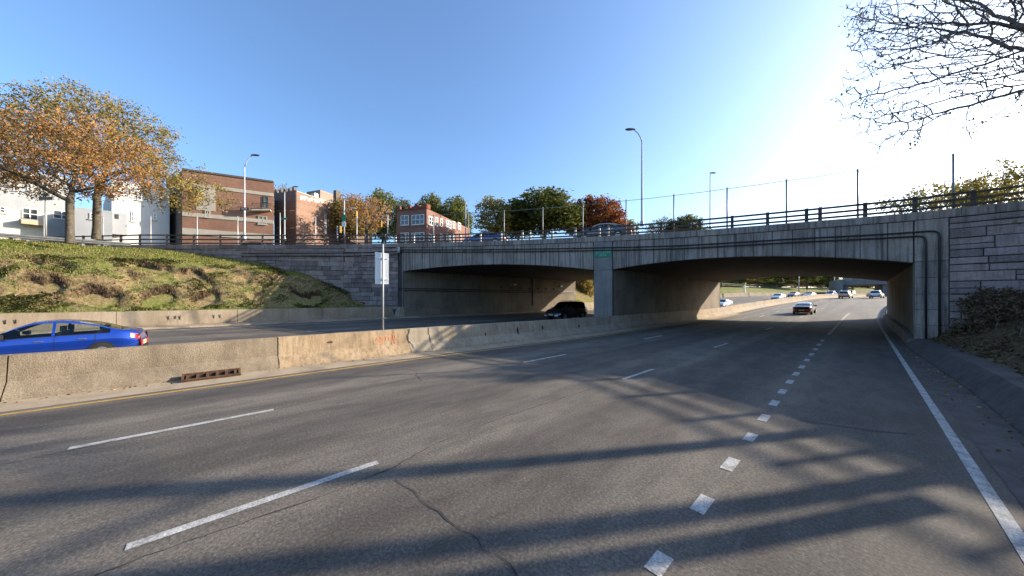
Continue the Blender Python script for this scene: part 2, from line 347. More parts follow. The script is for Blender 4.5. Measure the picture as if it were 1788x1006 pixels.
def bank_mesh_z(q, s):
    z = left_bank(q, s)
    n = noise.fractal(Vector((q * .55, s * .4, 1.3)), 1, 2, 4)
    z += .17 * n * sstep(-29.8, -31, q) if q > -39 else .06 * n
    # eroded scarps: soil has slipped out below an irregular lip
    for lip0, dep, seed in ((-31.9, 1.25, 11.0), (-34.4, .55, 37.0), (-33.2, .7, 71.0)):
        lip = lip0 + 1.5 * noise.noise(Vector((s * .33, seed, 0))) + .7 * noise.noise(Vector((s * 1.0, seed, 4))) + .3 * noise.noise(Vector((s * 2.7, seed, 9)))
        amt = dep * sstep(-.05, .3, noise.noise(Vector((s * .45, seed + 3, 7))) + .05) * (.7 + .6 * noise.noise(Vector((s * 1.7, q * .8, seed))))
        d = q - lip
        if 0 < d < 2.2: z -= max(0, amt) * sstep(0, .2, d) * (1 - sstep(.35, 1.7, d))
    z += .06 * noise.noise(Vector((q * 3, s * 3, 2))) + .1 * noise.fractal(Vector((q * 1.6, s * 1.3, 12)), 1, 2, 3) * sstep(-36, -33, q) * (1 - sstep(-30.6, -29.9, q))
    return z
yb = seq((-34, -16, .6), (-16, 13.2, .16)) + [13.2]
qb = seq((-44, -38, .4), (-38, -29.75, .14)) + [-29.75]
mb = MB(); mb.grid([[(q, y, bank_mesh_z(q, y)) for q in qb] for y in yb])
tag(mb.build('grass_bank', MT['bank'], smooth=True), 'eroded sunlit grass bank above the far carriageway', kind='structure')
# right bank
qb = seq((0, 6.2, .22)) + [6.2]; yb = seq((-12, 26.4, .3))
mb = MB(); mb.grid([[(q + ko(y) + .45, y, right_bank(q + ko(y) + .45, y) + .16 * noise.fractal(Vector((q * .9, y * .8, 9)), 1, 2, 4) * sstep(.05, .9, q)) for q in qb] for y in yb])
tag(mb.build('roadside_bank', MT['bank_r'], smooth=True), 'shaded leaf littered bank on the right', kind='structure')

# grass blades on the left bank
mb = MB(); vs = []; fs = []
def blade(p, h, w):
    a = random.random() * 6.283; lean = random.uniform(-.5, .5); dx, dy = math.cos(a) * w, math.sin(a) * w
    b = len(vs); lx, ly = -math.sin(a) * lean * h, math.cos(a) * lean * h
    vs.extend([(p[0] - dx, p[1] - dy, p[2]), (p[0] + dx, p[1] + dy, p[2]), (p[0] + lx, p[1] + ly, p[2] + h)]); fs.append((b, b + 1, b + 2))
for _ in range(70000):
    q = random.uniform(-41, -29.9); y = random.uniform(-18, 11.5)
    n = noise.fractal(Vector((q * .5, y * .35, 21)), 1, 2, 4)
    cover = .3 + .9 * n + (.45 if q < -35.5 else 0) + (.25 if y > 2 else -.05)
    if random.random() > cover: continue
    z = bank_mesh_z(q, y); z2 = bank_mesh_z(q + .25, y)
    if z - z2 > .33: continue
    for _k in range(2): blade((q + random.uniform(-.08, .08), y + random.uniform(-.08, .08), z - .02), random.uniform(.05, .17), random.uniform(.012, .03))
mb.v = vs; mb.f = fs
tag(mb.build('grass', MT['grass'], normals=False), 'patchy green and straw grass on the left bank', kind='stuff')
vs_g, fs_g = vs, fs; vs = []; fs = []
for _ in range(60000):
    q = random.uniform(-36, -29.9); y = random.uniform(-18, 8); z = bank_mesh_z(q, y); dz_ = z - bank_mesh_z(q + .2, y)
    if dz_ < .2 or random.random() > (dz_ - .12) * 2.2: continue
    for _k in range(2): blade((q + random.uniform(-.1, .1), y + random.uniform(-.1, .1), z - .04), random.uniform(.06, .24), random.uniform(.012, .035))
mb = MB(); mb.v = vs; mb.f = fs
tag(mb.build('lip_shade_weeds', MT['leaf_brown'], normals=False), 'dark dead weeds added along the eroded lips for their overhang shade', kind='stuff')  # dark blades stand in for shadow under the overhanging lips
vs = []; fs = []
for _ in range(90000):                          # ragged low ivy and weeds over the slipped soil
    q = random.uniform(-35.5, -29.9); y = random.uniform(-18, 9); n = noise.fractal(Vector((q * .7, y * .45, 55)), 1, 2, 3)
    if n < .12 or random.random() > n * 1.6: continue
    p = Vector((q, y, bank_mesh_z(q, y) + random.uniform(0, .05 + .3 * max(0, n - .1)))); u = Vector((random.gauss(0, 1), random.gauss(0, 1), random.gauss(0, .7))).normalized() * random.uniform(.03, .075); v = u.orthogonal().normalized() * u.length * .7
    b = len(vs); vs += [tuple(p - u), tuple(p + v), tuple(p + u), tuple(p - v)]; fs.append((b, b + 1, b + 2, b + 3))
mb = MB(); mb.v = vs; mb.f = fs
tag(mb.build('ground_ivy', MT['leaf_ivy'], normals=False), 'ragged low ivy and weeds over the lower face of the grass bank', kind='stuff')
# litter and dead weeds
vs = []; fs = []
for _ in range(5200):
    y = random.uniform(4, 25.5); q = ko(y) + random.uniform(.3, 4.5); z = right_bank(q, y) + random.uniform(0, .12)
    p = Vector((q, y, z)); u = Vector((random.gauss(0, 1), random.gauss(0, 1), random.gauss(0, .6))).normalized() * random.uniform(.03, .09); v = u.orthogonal().normalized() * u.length * .6
    b = len(vs); vs += [tuple(p - u), tuple(p + v), tuple(p + u), tuple(p - v)]; fs.append((b, b + 1, b + 2, b + 3))
mb = MB(); mb.v = vs; mb.f = fs
tag(mb.build('leaf_litter', MT['leaf_brown'], normals=False), 'dead leaves covering the shaded right bank', kind='stuff')

# ------------------------------------------------------------------ roads
ysr = seq((-60, 20, 2), (20, 60, 1.5), (60, 300, 5)) + [300, 400]
def ribbon(name, m, f0, f1, zf, ya, yb, parent=None, step=2.0):
    mb = MB(); yl = seq((ya, yb, step)) + [yb]
    mb.grid([[(f(y) , y, zf(f(y), y)) for f in (f0, f1)] for y in yl]); return mb.build(name, m, parent)
mb = MB(); mb.grid([[(q + cv(y) + (bo(y) if q < -11 else 0), y, zr(y)) for q in (-12.6, -11.5, -8, -4.5, -1, 1.5)] for y in ysr])
road = tag(mb.build('road', MT['asphalt'], smooth=True), 'near carriageway of grey worn asphalt', kind='structure')
mb = MB(); mb.grid([[(q + cv(y) + (bo(y) if q > -14 else 0), y, zleft(q, y)) for q in (-29.6, -25, -20, -16, -13.3)] for y in ysr])
roadl = tag(mb.build('road', MT['asphalt'], smooth=True), 'far carriageway beyond the median barrier', kind='structure')
z0 = lambda x, y: zr(y) + .005
zl = lambda x, y: zleft(x - cv(y), y) + .005
ribbon('edge_line', MT['yellow_paint'], lambda y: -11.52 + bo(y) + cv(y), lambda y: -11.38 + bo(y) + cv(y), z0, -12, 150, road)
ribbon('edge_line', MT['white_paint'], lambda y: .95 + cv(y), lambda y: 1.07 + cv(y), z0, -8, 150, road)
ribbon('edge_line', MT['white_paint'], lambda y: -27.35 + cv(y), lambda y: -27.2 + cv(y), zl, -30, 150, roadl)
ribbon('edge_line', MT['yellow_paint'], lambda y: -14.6 + cv(y), lambda y: -14.45 + cv(y), zl, -30, 150, roadl)
def dash(o, y0, y1, w, par, zf=z0): ribbon('lane_marking', MT['white_paint'], lambda y: o - w / 2 + cv(y), lambda y: o + w / 2 + cv(y), zf, y0, y1, par, 1.0)
def gnd(px, py):
    Z = FPX * H / (py - HY); X = (px - CX) / FPX * Z; return cw(X, Z)
for (a, b) in (((220, 955), (660, 808)), ((1085, 662), (1143, 645)), ((1247, 607), (1271, 599))):
    p, q = gnd(*a), gnd(*b); dash((p[0] + q[0]) / 2, p[1], q[1], .115, road)
for (a, b) in (((120, 783), (478, 716)), ((915, 633), (987, 619)), ((1125, 592), (1156, 586))):
    p, q = gnd(*a), gnd(*b); dash((p[0] + q[0]) / 2, p[1], q[1], .13, road)
for k in range(3, 12):
    dash(-4.75, 19.9 + 9.2 * k - 18, 22.4 + 9.2 * k - 18, .13, road)
    if k > 3: dash(-8.3, 19.5 + 9.2 * k - 18, 22 + 9.2 * k - 18, .13, road)
for px, py, hh in ((1150, 985, 22), (1226, 881, 17), (1275, 811, 12), (1310, 764, 7.5), (1334, 730, 6), (1352, 704, 5), (1366, 684, 4), (1379, 667, 3.4), (1390, 653, 3), (1400, 641, 2.6), (1409, 629, 2.2), (1417, 619, 1.9), (1424, 610, 1.7), (1430, 602, 1.5), (1436, 595, 1.3)):
    hh *= 1.02; a, b = gnd(px, py + hh), gnd(px, py - hh); dash(gnd(px, py)[0], a[1], b[1], .145, road)
dash(-1.42, 28.5, 58, .15, road)
for k in range(9):
    for o in (-18.2, -22.6): dash(o, -20 + k * 12, -17 + k * 12, .13, roadl, zl)
def crack(pts, w, par, jag=.04, zf=None):
    out = []
    for (a, b) in zip(pts[:-1], pts[1:]):
        n = max(2, int(math.dist(a, b) / .12))
        out += [(a[0] + (b[0] - a[0]) * i / n, a[1] + (b[1] - a[1]) * i / n) for i in range(n)]
    out.append(pts[-1]); mb = MB(); rows = []
    for i, p in enumerate(out):
        d = Vector(out[min(i + 1, len(out) - 1)]) - Vector(out[max(i - 1, 0)]); nrm = Vector((-d.y, d.x)).normalized()
        j = jag * noise.noise(Vector((i * .35, p[0], 3))) + jag * .9 * random.uniform(-1, 1); ww = w * (.35 + .65 * abs(noise.noise(Vector((i * .2, 8, p[1])))) * 2)
        c = Vector(p) + nrm * j; rows.append([(c.x - nrm.x * ww, c.y - nrm.y * ww, .006), (c.x + nrm.x * ww, c.y + nrm.y * ww, .006)])
    mb.grid(rows); return mb.build('crack', MT['tar'], par)
G = lambda *pp: [gnd(*p) for p in pp]
crack(G((690, 838), (722, 858), (735, 876), (770, 893), (790, 918), (822, 932), (845, 958), (872, 970), (905, 1004)), .008, road, .022)
crack(G((165, 1004), (330, 945), (560, 868), (690, 815), (760, 775), (860, 735), (1030, 680)), .010, road, .015)
crack(G((0, 812), (120, 788), (480, 716), (700, 665), (820, 645), (930, 630)), .008, road, .015)
crack(G((620, 690), (760, 660), (850, 640)), .006, road, .02)
crack(G((1400, 735), (1520, 752), (1600, 760)), .012, road, .03)
crack(G((1395, 742), (1500, 756)), .008, road, .03)
crack([(-8.2, 9.5), (-6.5, 9.9), (-4.6, 9.4), (-2.2, 10.1), (.8, 9.8)], .009, road, .06)
crack([(-11.3, 4.2), (-9.6, 4.6), (-8.2, 4.1)], .008, road, .06)
crack([(-11.2, 12.5), (-8.5, 13.1), (-5, 12.6), (-1, 13.3)], .012, road, .06)
# concrete gutter between the yellow line and the barrier
mb = MB(); mb.grid([[(-12.95 + bo(y), y, zr(y) + .03), (-11.72 + bo(y) , y, zr(y) + .006)] for y in seq((-12, 52, 1)) + [52]])
ap = tag(mb.build('gutter', MT['apron']), 'tan concrete gutter along the foot of the barrier', kind='structure')
mb = MB(); mb.grid([[(-29.62, y, zleft(-29.6, y) + .13), (-28.35, y, zleft(-28.4, y) + .11), (-28.3, y, zleft(-28.3, y) + .0)] for y in seq((-34, 60, 1)) + [60]])
tag(mb.build('gutter', MT['parapet']), 'narrow concrete gutter along the far roadside wall', kind='structure')
mb = MB(); mb.grid([[(1.2 , y, zr(y) + .006), (1.86 if y < 26 else 1.5, y, zr(y) + .02)] for y in seq((-12, 52, 1)) + [52]])
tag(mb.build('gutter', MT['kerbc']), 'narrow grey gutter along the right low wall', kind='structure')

# ------------------------------------------------------------------ median barrier
barrier = empty('median_barrier', (-13.2, 0, 0), 0, 'long low concrete median barrier between the two carriageways', 'barrier')
PROF = [(.52, -.1), (.46, .1), (.2, .42), (.12, 1.0), (-.14, 1.0), (-.22, .42), (-.48, .1), (-.5, -.1)]
def barrier_seg(y0, y1, m, dz=0, hz=1.0, name='barrier_segment'):
    mb = MB(); yl = seq((y0 + .012, y1 - .012, .6)) + [y1 - .012]; rows = []
    for y in yl:
        c = -13.24 + bo(y) + cv(y)
        rows.append([(c + px + 13.2 + .006 * noise.noise(Vector((y * 2, px * 3, 1))), y, zr(y) + (pz_ * hz if pz_ > .5 else pz_) + dz + (.012 * noise.noise(Vector((y * 1.3, 5, px))) if pz_ > .9 else 0)) for px, pz_ in PROF])
    mb.grid(rows); n = len(PROF); L = len(rows)
    mb.f.append(tuple(range(n))); mb.f.append(tuple((L - 1) * n + k for k in range(n))[::-1])
    return mb.build(name, m, barrier)
xs = lambda px: (lambda t: 13.0 / t)(math.tan(TH - math.atan((px - CX) / FPX)))
J = [-16, -9.5, -3.52, 1.46, 5.95, 6.9, 13.2, 19.5]
mats = ['aggregate', 'aggregate', 'aggregate', 'barrier', 'patch', 'patch', 'patch']
for a, b, m in zip(J[:-1], J[1:], mats): barrier_seg(a, b, MT[m])
y = 19.5
while y < 46: barrier_seg(y, y + 6.6, MT['parapet' if y > 30 else 'patch']); y += 6.6
k = 0
while y < 150: barrier_seg(y, y + 6, MT['parapet' if k % 3 else 'barrier']); y += 6; k += 1
# cracks, spall and spray marks on the barrier face
def on_bar(y, z, out=.004):                    # point on the near face of the barrier
    px = float(np.interp(z, [.1, .42, 1.0], [.46, .2, .12])); return Vector((-13.24 + bo(y) + px + out + 13.2, y, z))
def stroke(pts, w, m, name='spray_mark'):
    mb = MB(); rows = []
    for i, (y, z) in enumerate(pts):
        a = pts[max(i - 1, 0)]; b = pts[min(i + 1, len(pts) - 1)]; d = Vector((b[0] - a[0], b[1] - a[1])).normalized(); n = Vector((-d.y, d.x)) * w / 2
        rows.append([on_bar(y - n.x, z - n.y, .012), on_bar(y + n.x, z + n.y, .012)])
    mb.grid(rows); return mb.build(name, m, barrier)
def dense(pts, n=5):
    o = []
    for a, b in zip(pts[:-1], pts[1:]): o += [(a[0] + (b[0] - a[0]) * i / n, a[1] + (b[1] - a[1]) * i / n) for i in range(n)]
    return o + [pts[-1]]
y0 = 4.62
OS = MT['orange_spray']
for st in ([(0, .6), (.06, .74), (.12, .6)], [(.02, .65), (.1, .65)], [(.16, .74), (.3, .75)], [(.23, .74), (.23, .6)], [(.33, .75), (.47, .76)], [(.4, .75), (.4, .6)], [(.62, .74), (.52, .7), (.53, .62), (.62, .62)],
           [(.68, .82), (.72, .6)], [(.76, .8), (.8, .6)], [(.05, .5), (.3, .5)], [(.22, .54), (.31, .5), (.22, .46)], [(.62, .54), (.66, .42)], [(.72, .54), (.8, .42)], [(.5, .84), (.58, .9)]):
    stroke(dense([(y0 + a, b) for a, b in st]), .022, OS)
for pts, w in (([(6.02, .99), (6.0, .85), (5.9, .7), (5.92, .55), (6.05, .35), (6.1, .2)], .03), ([(6.88, .99), (6.86, .8), (6.92, .6), (6.95, .35), (7.0, .2)], .018), ([(1.47, .99), (1.46, .6), (1.47, .3), (1.46, .13)], .012)):
    stroke([(a + random.uniform(-.02, .02), b) for a, b in dense(pts, 6)], w, MT['tar'], 'crack')
for cy, cz, ry, rz in ((12.0, .55, .09, .2), (13.9, .6, .1, .14), (17.2, .5, .1, .12), (9.9, .5, .05, .1), (3.0, .7, .14, .05)):   # broken-out patches
    mb = MB(); rim = [on_bar(cy + ry * math.cos(a) * random.uniform(.6, 1.1), cz + rz * math.sin(a) * random.uniform(.6, 1.1), .006) for a in [k * .5236 for k in range(12)]]
    mb.add(rim + [on_bar(cy, cz, .006)], [(i, (i + 1) % 12, 12) for i in range(12)]); mb.build('spall', MT['soffit'], barrier)
# rusty drain inlet
dr = empty('drain_grate', (-12.5, -.12, .02), 0, 'rusty iron drain grate lying against the foot of the barrier', 'drain grate'); dr.rotation_euler[1] = R(20); dr.location.z = .07; dr.location.x = -12.56
mb = MB(); mb.box(-.16, -.12, -.62, .62, 0, .09).box(.12, .16, -.62, .62, 0, .07).box(-.12, .12, -.62, -.57, 0, .07).box(-.12, .12, .57, .62, 0, .07); mb.build('frame', MT['rust'], dr)
for k in range(6):
    mb = MB(); mb.box(-.12, .12, -.5 + k * .2 - .03, -.5 + k * .2 + .03, .01, .06); mb.build('bar', MT['rust'], dr)
mb = MB(); mb.box(-.119, .119, -.569, .569, -.01, .008); mb.build('pit', MT['trim'], dr)
# sign seen from behind, on the barrier
sg = empty('road_sign', (-13.2 + bo(4.95), 4.95, .98), 0, 'bare white back of a tall road sign on a thin post on the barrier', 'sign')
fwd = Vector((-S_, C_, 0)); rgt = Vector((C_, S_, 0))
mb = MB(); mb.tube([(0, 0, 0), (0, 0, 3.52)], .035, 8); mb.build('post', MT['pole'], sg, True)
mb = MB(); pr = (rgt * math.cos(.4) + fwd * math.sin(.4)); pf = (fwd * math.cos(.4) - rgt * math.sin(.4)); a = pf * .05 - pr * .3; b = pf * .05 + pr * .22; t = pf * .02
mb.hexa([a + Vector((0,0,1.9)), b + Vector((0,0,1.9)), b + Vector((0,0,3.16)), a + Vector((0,0,3.2)), a + t + Vector((0,0,1.9)), b + t + Vector((0,0,1.9)), b + t + Vector((0,0,3.16)), a + t + Vector((0,0,3.2))]); mb.build('panel', MT['sign_back'], sg)
for z in (2.1, 2.95):
    mb = MB(); mb.beam(-pr * .2 + pf * .035 + Vector((0,0,z)), pr * .2 + pf * .035 + Vector((0,0,z)), .03, .05); mb.build('bracket', MT['sign_back'], sg)
mb = MB(); mb.beam(Vector((0,0,.52)), rgt * .12 + Vector((0,0,.52)), .025); mb.build('bolt', MT['pole'], sg)

# ------------------------------------------------------------------ roadside walls
pw = empty('roadside_wall', (-29.6, 0, 0), 0, 'low tan concrete wall holding the foot of the grass bank', 'wall')
yl = [-34, -28, -22, -16, -10.2, -4.4, 1.0, 6.2, 12.3]
for a, b in zip(yl[:-1], yl[1:]):
    mb = MB(); rows = []
    for y in seq((a + .012, b - .012, 1)) + [b - .012]:
        t = 1.52 + .015 * noise.noise(Vector((y, 3, 1))); rows.append([(.16, y, .2), (.1, y, .62), (0, y, t), (-.3, y, t), (-.3, y, .2)])
    mb.grid(rows); mb.f += [(0, 1, 2, 3, 4), tuple((len(rows) - 1) * 5 + k for k in range(5))]; mb.build('wall_segment', MT['parapet'], pw)
for y, ln in ((-2.3, .14), (-2.0, .1), (-1.8, .16), (-.2, .14), (.1, .12), (-8, .12), (-7.7, .1)):
    mb = MB(); mb.box(.075, .085, y - .02, y + .02, 1.1 - ln, 1.2); mb.build('drain_slot', MT['trim'], pw)
mb = MB(); rows = [[(-29.3 + cv(y), y, zleft(-29.3, y) - .1), (-29.35 + cv(y), y, zleft(-29.3, y) + 1.1), (-29.7 + cv(y), y, zleft(-29.3, y) + 1.1), (-29.7 + cv(y), y, zleft(-29.3, y) - .1)] for y in seq((40, 260, 5))]
mb.grid(rows); tag(mb.build('roadside_wall', MT['parapet']), 'low concrete wall below the green bank beyond the bridge', 'wall')
rw = empty('kerb_wall', (1.5, 0, 0), 0, 'low grey wall at the right edge of the road', 'wall')
yl = [-12, -6, 0, 5, 10, 15, 20, 25.15]
for a, b in zip(yl[:-1], yl[1:]):
    mb = MB(); rows = []
    for y in seq((a + .01, b - .01, .8)) + [b - .01]:
        t = zrw(y) + .012 * noise.noise(Vector((y * 2, 3, 1))); k_ = ko(y) - 1.5; rows.append([(k_ - .36, y, -.1), (k_ - .34, y, .05), (k_ - .06, y, t - .07), (k_ + .0, y, t), (k_ + .5, y, t + .03), (k_ + .56, y, t - .4)])
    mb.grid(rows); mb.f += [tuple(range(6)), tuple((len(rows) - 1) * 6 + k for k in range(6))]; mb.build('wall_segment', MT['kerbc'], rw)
mb = MB(); mb.grid([[(1.5 + cv(y), y, zr(y) - .1), (1.6 + cv(y), y, zr(y) + .45), (2.3 + cv(y), y, zr(y) + .45)] for y in seq((52.6, 260, 5))])
tag(mb.build('kerb_wall', MT['parapet']), 'low wall at the right edge of the road beyond the bridge', 'wall')

# ------------------------------------------------------------------ the bridge
bridge = empty('road_bridge', (-13.1, 21.2, 0), 0, 'grey concrete two span arch bridge carrying a street over the sunken road', 'bridge')
bl = bridge.location
def bb(mb, name, m, smooth=False, parent=None):
    mb.v = [(v[0] - bl.x, v[1] - bl.y, v[2] - bl.z) for v in mb.v]; return mb.build(name, m, parent or bridge, smooth)
def fnorm(o):
    d = Vector((1, (-2 * 8.55110091e-03 * o + 1.73486565e-01), 0)).normalized(); return Vector((d.y, -d.x, 0))      # towards the viewer
def fp(o, z, out=0.0):
    n = fnorm(o); return Vector((o + n.x * out, F(o) + n.y * out, z))
def panel(mb, o0, o1, zb, zt, out, back=-.25, ch=.014, nseg=2):
    # a slab on the bridge face with chamfered edges; zb, zt are functions of o
    os_ = [o0 + (o1 - o0) * i / nseg for i in range(nseg + 1)]
    P = [fp(o, zb(o), back) for o in os_] + [fp(o, zt(o), back) for o in reversed(os_)]
    oi = [o0 + ch + (o1 - o0 - 2 * ch) * i / nseg for i in range(nseg + 1)]
    I = [fp(o, zb(o) + ch, out) for o in oi] + [fp(o, zt(o) - ch, out) for o in reversed(oi)]
    M_ = [fp(o, zb(o), out - ch) for o in os_] + [fp(o, zt(o), out - ch) for o in reversed(os_)]
    n = len(P); vs = P + M_ + I; fs = [tuple(2 * n + k for k in range(n))]
    for k in range(n):
        fs.append((k, (k + 1) % n, n + (k + 1) % n, n + k)); fs.append((n + k, n + (k + 1) % n, 2 * n + (k + 1) % n, 2 * n + k))
    mb.add(vs, fs)
# arch barrels (soffits) and deck
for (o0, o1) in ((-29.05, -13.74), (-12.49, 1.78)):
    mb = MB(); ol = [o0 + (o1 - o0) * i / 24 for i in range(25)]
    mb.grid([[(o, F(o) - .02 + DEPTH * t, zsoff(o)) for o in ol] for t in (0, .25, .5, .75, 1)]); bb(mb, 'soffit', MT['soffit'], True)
od = [-30.5 + i for i in range(38)]
mb = MB(); mb.grid([[(o, F(o) + .3 + (DEPTH - .6) * t, ztop(o) - .42 + .65 * min(1, 6 * t, 6 * (1 - t))) for o in od] for t in (0, .08, .1667, .4, .6, .8333, .92, 1)]); bb(mb, 'roadway', MT['asphalt2'], True)
for t0, t1 in ((.3, 2.6), (DEPTH - 2.6, DEPTH - .3)):
    mb = MB(); mb.grid([[(o, F(o) + t, ztop(o) - (.16 if t1 > t > t0 - .01 or t in (t0, t1) else .4)) for o in od] for t in (t0, t1)]); bb(mb, 'sidewalk', MT['pierc'])
# back face
mb = MB(); 
for (o0, o1) in ((-29.05, -13.74), (-13.74, -12.49), (-12.49, 1.78), (1.78, 12)):
    ol = [o0 + (o1 - o0) * i / 12 for i in range(13)]
    zb = (lambda o: zsoff(o)) if (o1 - o0 > 5 and o1 < 5) else (lambda o: 0)
    mb.grid([[(o, F(o) + DEPTH, zb(o)) for o in ol], [(o, F(o) + DEPTH, ztop(o)) for o in ol]])
    mb.grid([[(o, F(o) + DEPTH - .4, zb(o)) for o in ol], [(o, F(o) + DEPTH - .4, ztop(o)) for o in ol]])
    mb.grid([[(o, F(o) + DEPTH, ztop(o)) for o in ol], [(o, F(o) + DEPTH - .4, ztop(o)) for o in ol]])
bb(mb, 'rear_face', MT['fascia'])
# fascia panels on the near face
zc = lambda o: ztop(o) - .4
def spans(a, b, w):
    n = max(1, round(abs(b - a) / w)); out = [a + (b - a) * i / n for i in range(n + 1)]
    for i in range(1, n): out[i] += random.uniform(-.07, .07) * w
    return list(zip(out[:-1], out[1:]))
for a, b in spans(-29.05, -13.78, .86) + spans(-12.45, 1.72, .9):
    mb = MB(); panel(mb, a + .014, b - .014, lambda o: zsoff(o) - .03, lambda o: zc(o) - .008, .0 + random.uniform(-.008, .008)); bb(mb, 'fascia_panel', MT['fascia'])
for a, b in spans(-30.5, 5.0, 1.75):
    mb = MB(); panel(mb, a + .006, b - .006, lambda o: zc(o) + .004, ztop, .07 + random.uniform(-.006, .006), -.45, .02); bb(mb, 'coping_stone', MT['fascia'])
# backing so that the joints read dark
mb = MB(); ol = [-29 + i for i in range(32)]
mb.grid([[fp(o, max(zsoff(o), 4) + .06, -.05) for o in ol], [fp(o, ztop(o) - .1, -.05) for o in ol]]); bb(mb, 'joint_backing', MT['mortar'])
# centre pier, running through under the bridge
mb = MB(); panel(mb, -13.74, -12.49, lambda o: 4.42, lambda o: zc(o) - .01, .05); bb(mb, 'pier_cap', MT['pierc'])
mb = MB(); panel(mb, -13.74, -12.49, lambda o: -.2, lambda o: 4.41, .05, -.3, .03); bb(mb, 'pier_face', MT['pierc'])
mb = MB(); rows = []
for t in [i / 12 for i in range(13)]:
    rows.append([(-13.72, F(-13.72) + .2 + (DEPTH - .2) * t, -.2), (-13.72, F(-13.72) + .2 + (DEPTH - .2) * t, 4.5), (-12.51, F(-12.51) + .2 + (DEPTH - .2) * t, 4.5), (-12.51, F(-12.51) + .2 + (DEPTH - .2) * t, -.2)])
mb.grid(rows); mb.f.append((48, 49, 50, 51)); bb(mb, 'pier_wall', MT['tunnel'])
# abutment walls
mb = MB(); yl = [F(-29) + DEPTH * i / 10 for i in range(11)]
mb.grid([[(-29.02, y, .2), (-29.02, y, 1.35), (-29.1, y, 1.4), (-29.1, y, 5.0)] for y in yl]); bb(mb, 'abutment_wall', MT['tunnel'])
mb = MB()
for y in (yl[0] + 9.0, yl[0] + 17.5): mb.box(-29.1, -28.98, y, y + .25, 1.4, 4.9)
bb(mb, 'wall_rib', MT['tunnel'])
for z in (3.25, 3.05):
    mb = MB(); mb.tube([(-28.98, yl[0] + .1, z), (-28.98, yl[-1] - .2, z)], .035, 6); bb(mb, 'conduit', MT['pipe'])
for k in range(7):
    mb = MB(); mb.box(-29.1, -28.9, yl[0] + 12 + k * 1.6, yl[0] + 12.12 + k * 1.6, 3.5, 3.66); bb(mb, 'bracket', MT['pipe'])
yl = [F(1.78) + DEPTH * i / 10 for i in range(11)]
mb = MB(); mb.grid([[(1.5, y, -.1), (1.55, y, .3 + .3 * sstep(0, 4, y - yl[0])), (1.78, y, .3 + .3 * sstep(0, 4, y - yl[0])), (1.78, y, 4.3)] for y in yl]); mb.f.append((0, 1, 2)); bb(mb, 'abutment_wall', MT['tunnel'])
# right pilaster with conduits
mb = MB(); panel(mb, 1.76, 2.76, lambda o: 4.1, lambda o: zc(o) - .01, .04); bb(mb, 'pilaster', MT['fascia'])
for a, b in zip([.2, 1.0, 1.75, 2.5, 3.3], [1.0, 1.75, 2.5, 3.3, 4.09]):
    mb = MB(); panel(mb, 1.76, 2.76, lambda o: a + .005, lambda o: b - .005, .03 + random.uniform(0, .01)); bb(mb, 'pilaster', MT['fascia'])
mb = MB(); panel(mb, -29.75, -29.06, lambda o: 4.5, lambda o: zc(o) - .01, .03); bb(mb, 'pilaster', MT['fascia'])
mb = MB(); panel(mb, -29.5, -29.06, lambda o: .3, lambda o: 4.49, .03); bb(mb, 'pilaster', MT['pierc'])
# guard block at the foot of the left pilaster
mb = MB(); mb.hexa([(-29.5, 12.0, .3), (-28.85, 12.2, .3), (-28.95, 12.5, 1.5), (-29.4, 12.35, 1.5), (-29.5, 12.9, .3), (-28.95, 12.9, .3), (-29.0, 12.85, 1.5), (-29.4, 12.85, 1.5)]); bb(mb, 'guard_block', MT['patch'])
COND = [(-29.6, -.62), (-21.4, -.74), (-13.7, -.86), (-7.9, -.95), (-2.3, -.93), (1.2, -.98), (2.6, -.98)]
for dz, oe in ((0, 2.48), (-.2, 2.08)):
    ol = seq((-29.3, oe - .3, 1.0)) + [oe - .3]
    pts = [fp(o, ztop(o) + interp(o, COND) + dz, .1) for o in ol]
    zt = ztop(oe) + interp(oe, COND) + dz
    pts += [fp(oe - .12, zt - .03, .1), fp(oe - .03, zt - .12, .1), fp(oe, zt - .3, .1), fp(oe, .25, .1)]
    mb = MB(); mb.tube(pts, .04, 6); bb(mb, 'conduit', MT['pipe'], True)
    for o in seq((-28, oe - .5, 2.1)):
        mb = MB(); p = fp(o, ztop(o) + interp(o, COND) + dz, .1); mb.box(p.x - .04, p.x + .04, p.y - .055, p.y + .1, p.z - .06, p.z + .06); bb(mb, 'clamp', MT['pipe'])
p = fp(-29.45, 6.82, .12); mb = MB(); mb.box(p.x - .28, p.x + .28, p.y - .12, p.y + .12, p.z - .26, p.z + .26); bevel(bb(mb, 'junction_box', MT['galv']), .02)
for q in (.0, .22):
    mb = MB(); pts = [fp(-29.5 + q * .6, 6.6, .12), fp(-29.52 + q * .6, 3.6, .12), fp(-29.4 + q * .4, 3.3, .12), fp(-29.05, 3.15 + q * .5, .14)]; mb.tube(pts, .04, 6); bb(mb, 'conduit', MT['pipe'])
for z, y in ((4.55, F(-21) + 9), (4.5, F(-21) + 18)):     # lights hung in the left span
    mb = MB(); mb.box(-29.1, -28.7, y, y + .5, 3.9, 4.1); bb(mb, 'wall_light', MT['galv'])
